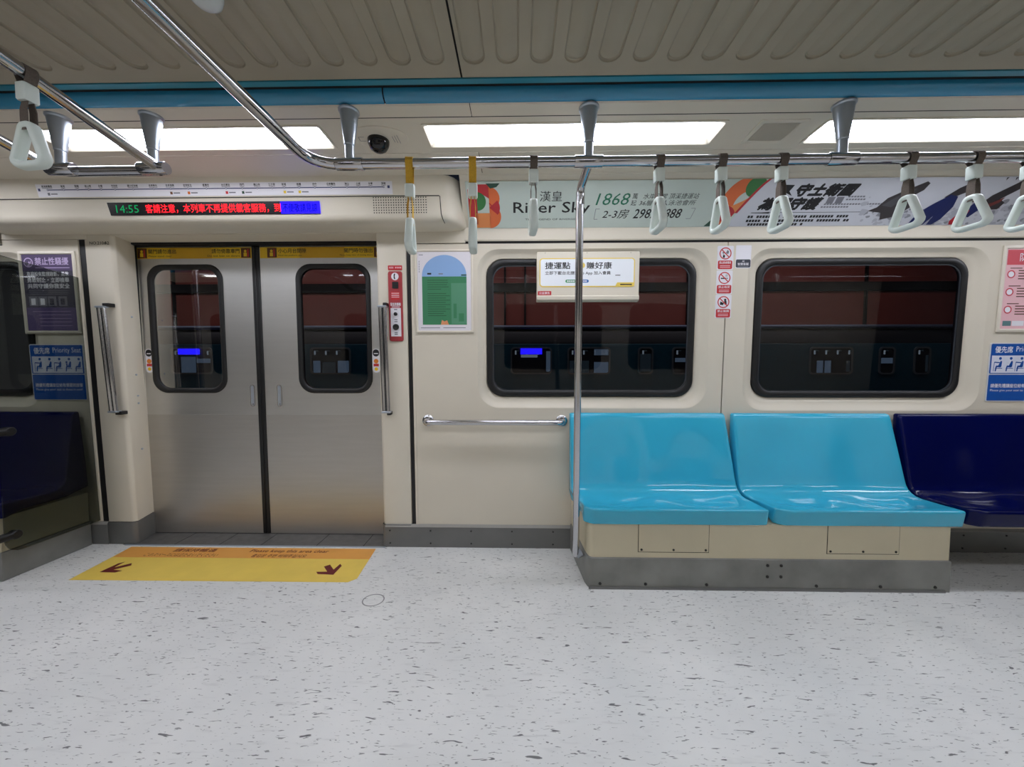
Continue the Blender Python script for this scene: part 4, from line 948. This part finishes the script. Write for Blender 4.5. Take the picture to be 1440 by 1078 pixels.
# ------------------------------------------------------------------ small ceiling fittings
t = thing('camera_dome', 'black security camera dome in the cream ceiling strip', 'camera', T(-0.655, 1.772, SZ))
o = MB(); o.loft([[(x, y, z) for x, y in disc_pts(0, 0, 0.135 * k, 36, 0.085 * k)] for k, z in ((1.0, 0.0), (0.985, -0.003), (0.9, -0.004))], 'cream2'); o.build('cover_plate', parent=t)
o = MB(); o.lathe([(0.050, -0.003), (0.050, -0.012), (0.046, -0.028), (0.036, -0.045), (0.020, -0.055), (0.004, -0.058)], (-0.012, 0.02, 0), ink('dome_black', (12, 12, 14), 0.08), 28); o.build('dome', parent=t)
q = MB()
for k in range(3): q.box(0.062 + 0.012 * k, 0.064 + 0.012 * k, -0.012 - 0.004 * k, 0.034 + 0.004 * k, -0.0046, -0.0040, 'greyink')
q.box(-0.098, -0.070, -0.01, -0.008, -0.0046, -0.004, 'greyink'); q.box(-0.098, -0.070, 0.02, 0.022, -0.0046, -0.004, 'greyink'); q.box(-0.098, -0.096, -0.01, 0.022, -0.0046, -0.004, 'greyink'); q.build('plate_mark', parent=t)
t = thing('ceiling_vent', 'square perforated vent in the ceiling between two light panels', 'vent', T(1.160, 1.768, SZ))
o = MB(); lp = []
for k, z in ((0.0, 0.0), (0.002, -0.004), (0.022, -0.004), (0.026, -0.001)): lp.append([(x, y, z) for x, y in rrect(-0.105 + k, 0.105 - k, -0.09 + k, 0.09 - k, 0.004, 2)])
o.loft(lp, 'cream2', cap0=False, cap1=False); o.build('frame', parent=t)
o = MB(); o.box(-0.08, 0.08, -0.066, 0.066, -0.0012, 0.0, 'lipgrey')
for k in range(27): o.box(-0.08 + 0.006 * k, -0.0775 + 0.006 * k, -0.066, 0.066, -0.003, -0.001, 'cream2')
for k in range(22): o.box(-0.08, 0.08, -0.066 + 0.006 * k, -0.0635 + 0.006 * k, -0.003, -0.001, 'cream2')
o.build('grille', parent=t, smooth=False)
o = MB(); o.lathe([(0.045, 0.0), (0.045, -0.012), (0.040, -0.030), (0.026, -0.042), (0.006, -0.047)], (-0.93, 1.13, CZ), ink('detector_white', (214, 220, 220), 0.25), 28); tag(o.build('smoke_detector'), 'small pale round detector on the grooved ceiling at the top edge', 'detector')

# ------------------------------------------------------------------ floor sticker and floor marks
t = thing('floor_sticker', 'yellow and orange keep-clear sticker on the floor before the doors', 'sticker', T(0, 0, 0))
FY = mat('floor_sticker_yellow', (236, 204, 92), 0.4, var=0.04, scale=8); FO = mat('floor_sticker_orange', (232, 164, 76), 0.4, var=0.03, scale=8); FM = ink('arrow_maroon', (104, 28, 26))
pts = [(-2.532, 2.315), (-0.924, 2.318), (-0.900, 1.985), (-0.935, 1.950), (-2.487, 1.942)]
o = MB(); o.prism(pts, 0.0, 0.0012, FY); o.build('sheet', parent=t, smooth=False)
q = MB(); q.flat([(-2.532, 2.315), (-2.508, 2.185), (-0.914, 2.19), (-0.924, 2.318)][::1], 0.0014, FO); q.build('orange_band', parent=t, smooth=False)
q = MB(); z = 0.0018
q.text('請保持暢通', -2.205, 2.256, 0.042, FM, w=0.27, z=z, bold=0.012, shear=0.0); q.text('このスペースには立たないでください', -2.34, 2.200, 0.040, FM, w=0.46, z=z)
q.text('Please keep this area clear', -1.71, 2.250, 0.045, FM, w=0.50, z=z, bold=0.01); q.text('출입문 주변 비워주십시오', -1.66, 2.200, 0.038, FM, w=0.34, z=z, bold=0.01)
q.build('lettering', parent=t, smooth=False, keep=True)
def arrow(cx, cy, ang, s):
    q = MB(); ca, sa = math.cos(ang), math.sin(ang)
    def R(pts): return [(cx + (x * ca - y * sa) * s, cy + (x * sa + y * ca) * s) for x, y in pts]
    q.flat(R([(1.0, 0.16), (0.0, 0.16), (0.0, -0.16), (1.0, -0.16)]), z, FM)
    q.flat(R([(-0.22, 0.0), (0.42, 0.62), (0.70, 0.62), (0.18, 0.0)]), z + 0.0002, FM); q.flat(R([(-0.22, 0.0), (0.18, 0.0), (0.70, -0.62), (0.42, -0.62)]), z + 0.0002, FM)
    q.build('arrow', parent=t, smooth=False)
arrow(-2.385, 2.035, math.radians(42), 0.105); arrow(-1.065, 2.035, math.radians(132), 0.105)
q = MB(); c_ = disc_pts(0, 0, 0.055, 32, 0.050); q.M = T(-0.735, 1.80, 0); q.band(c_, disc_pts(0, 0, 0.049, 32, 0.044), 0.0005, ink('scuff_grey', (140, 140, 140))); tag(q.build('floor_ring_mark', smooth=False, keep=True), 'faint grey ring mark on the floor in front of the doors', 'mark')

# ------------------------------------------------------------------ outside: the train on the next track and the wall behind it
t = thing('train_carriage', 'dark teal train standing on the far track beyond the windows', 'train', T(0, 12, 0))
TEAL = mat('far_train_teal', (24, 74, 92), 0.4, var=0.1); FDK = mat('far_train_dark', (16, 16, 22), 0.5)
o = MB(); o.box(-18, 20, 0.0, 2.6, -0.4, 1.9, TEAL); o.loft([[(x, y, z) for y, z in ((0.0, 1.9), (0.1, 2.3), (0.25, 2.48), (2.3, 2.48), (2.6, 1.9))] for x in (-18, 20)], FDK); o.build('body', parent=t, bevel=0.02)
o = MB(); o.tube([(-18, 0.12, 2.44), (20, 0.12, 2.44)], 0.07, mat('far_rail_grey', (120, 128, 150), 0.3, metal=0.6), 12); o.build('roof_rail', parent=t)
GL = emit('far_window_glow', (150, 160, 165), 0.16); GP = emit('far_panel_glow', (120, 140, 160), 0.09); GD = emit('far_window_dim', (70, 84, 92), 0.05); BL = emit('far_led_blue', (30, 20, 255), 0.9)
FRM = mat('far_window_frame', (96, 104, 108), 0.4)
def far_window(x0, x1, v0=0.915, v1=1.79, led=None, panels=()):
    o = MB(); A = rrect(x0, x1, v0, v1, 0.12, 4); B = rrect(x0 + 0.05, x1 - 0.05, v0 + 0.05, v1 - 0.05, 0.09, 4)
    n = len(A); o.loft([[(x, 0.0, z) for x, z in A], [(x, -0.03, z) for x, z in A], [(x, -0.03, z) for x, z in B], [(x, 0.0, z) for x, z in B]], FRM, cap0=False, cap1=False); w = o.build('window', parent=t)
    o = MB(); o.add([(x, -0.012, z) for x, z in B], [tuple(range(n))], FDK); o.build('pane', parent=w, smooth=False)
    o = MB(); k = x0 + 0.14
    while k < x1 - 0.15: o.box(k, k + 0.05, -0.02, -0.014, v1 - 0.24, v1 - 0.11, GL); o.box(k + 0.05, k + 0.15, -0.02, -0.014, v1 - 0.14, v1 - 0.10, GD); k += 0.36
    for a, c, p, r, m in panels: o.box(x0 + (x1 - x0) * a, x0 + (x1 - x0) * c, -0.02, -0.014, v0 + (v1 - v0) * p, v0 + (v1 - v0) * r, m)
    o.build('lit_interior', parent=w, smooth=False)
    if led:
        o = MB(); o.box(led[0], led[1], -0.05, -0.03, 1.56, 1.745, BL); o.build('blue_led_sign', parent=w, smooth=False)
far_window(-0.276, 1.06, led=(0.046, 0.735), panels=((0.25, 0.65, 0.62, 0.72, GL), (0.86, 0.96, 0.1, 0.85, GP)))
far_window(1.559, 2.939, panels=((0.62, 0.95, 0.70, 0.92, GP), (0.62, 0.95, 0.05, 0.45, GP), (0.05, 0.5, 0.05, 0.5, GD)))
far_window(3.816, 4.307, panels=((0.15, 0.85, 0.1, 0.75, GD),))
far_window(4.903, 5.9, panels=((0.1, 0.6, 0.45, 0.6, GP),))
far_window(9.24, 10.612, panels=((0.18, 0.32, 0.06, 0.5, GP), (0.36, 0.5, 0.06, 0.5, GP), (0.85, 0.93, 0.1, 0.5, GD)))
far_window(11.419, 11.925, panels=((0.15, 0.85, 0.4, 0.6, GP),))
far_window(12.503, 13.032, panels=((0.7, 0.85, 0.1, 0.7, GD),))
far_window(-11.471, -10.078, led=(-11.187, -10.481), panels=((0.25, 0.6, 0.05, 0.65, GP), (0.62, 0.95, 0.42, 0.58, GP)))
far_window(-6.833, -5.491, panels=((0.08, 0.25, 0.05, 0.5, GP), (0.3, 0.62, 0.05, 0.45, GD), (0.68, 0.95, 0.05, 0.5, GP)))
far_window(-4.959, -4.0, panels=((0.1, 0.5, 0.5, 0.6, GD),))
RW = mat('station_wall_red', (150, 74, 62), 0.6, var=0.08, scale=1.0)
o = MB(); o.box(-24, 26, 14.9, 15.1, -0.5, 7.5, RW); o.box(-24, 26, 14.75, 14.9, 4.12, 4.45, 'dark')
for x in (-14, -9, -2.5, -0.6, 0.2, 6.6, 7.2, 13.5): o.box(x, x + 0.07, 14.8, 14.9, 0, 7.5, 'dark')
struct(o.build('wall_station'))
b = MB(); b.box(-24, 26, 2.75, 15, -1.2, -1.0, 'dark'); struct(b.build('ground_track_bed'))
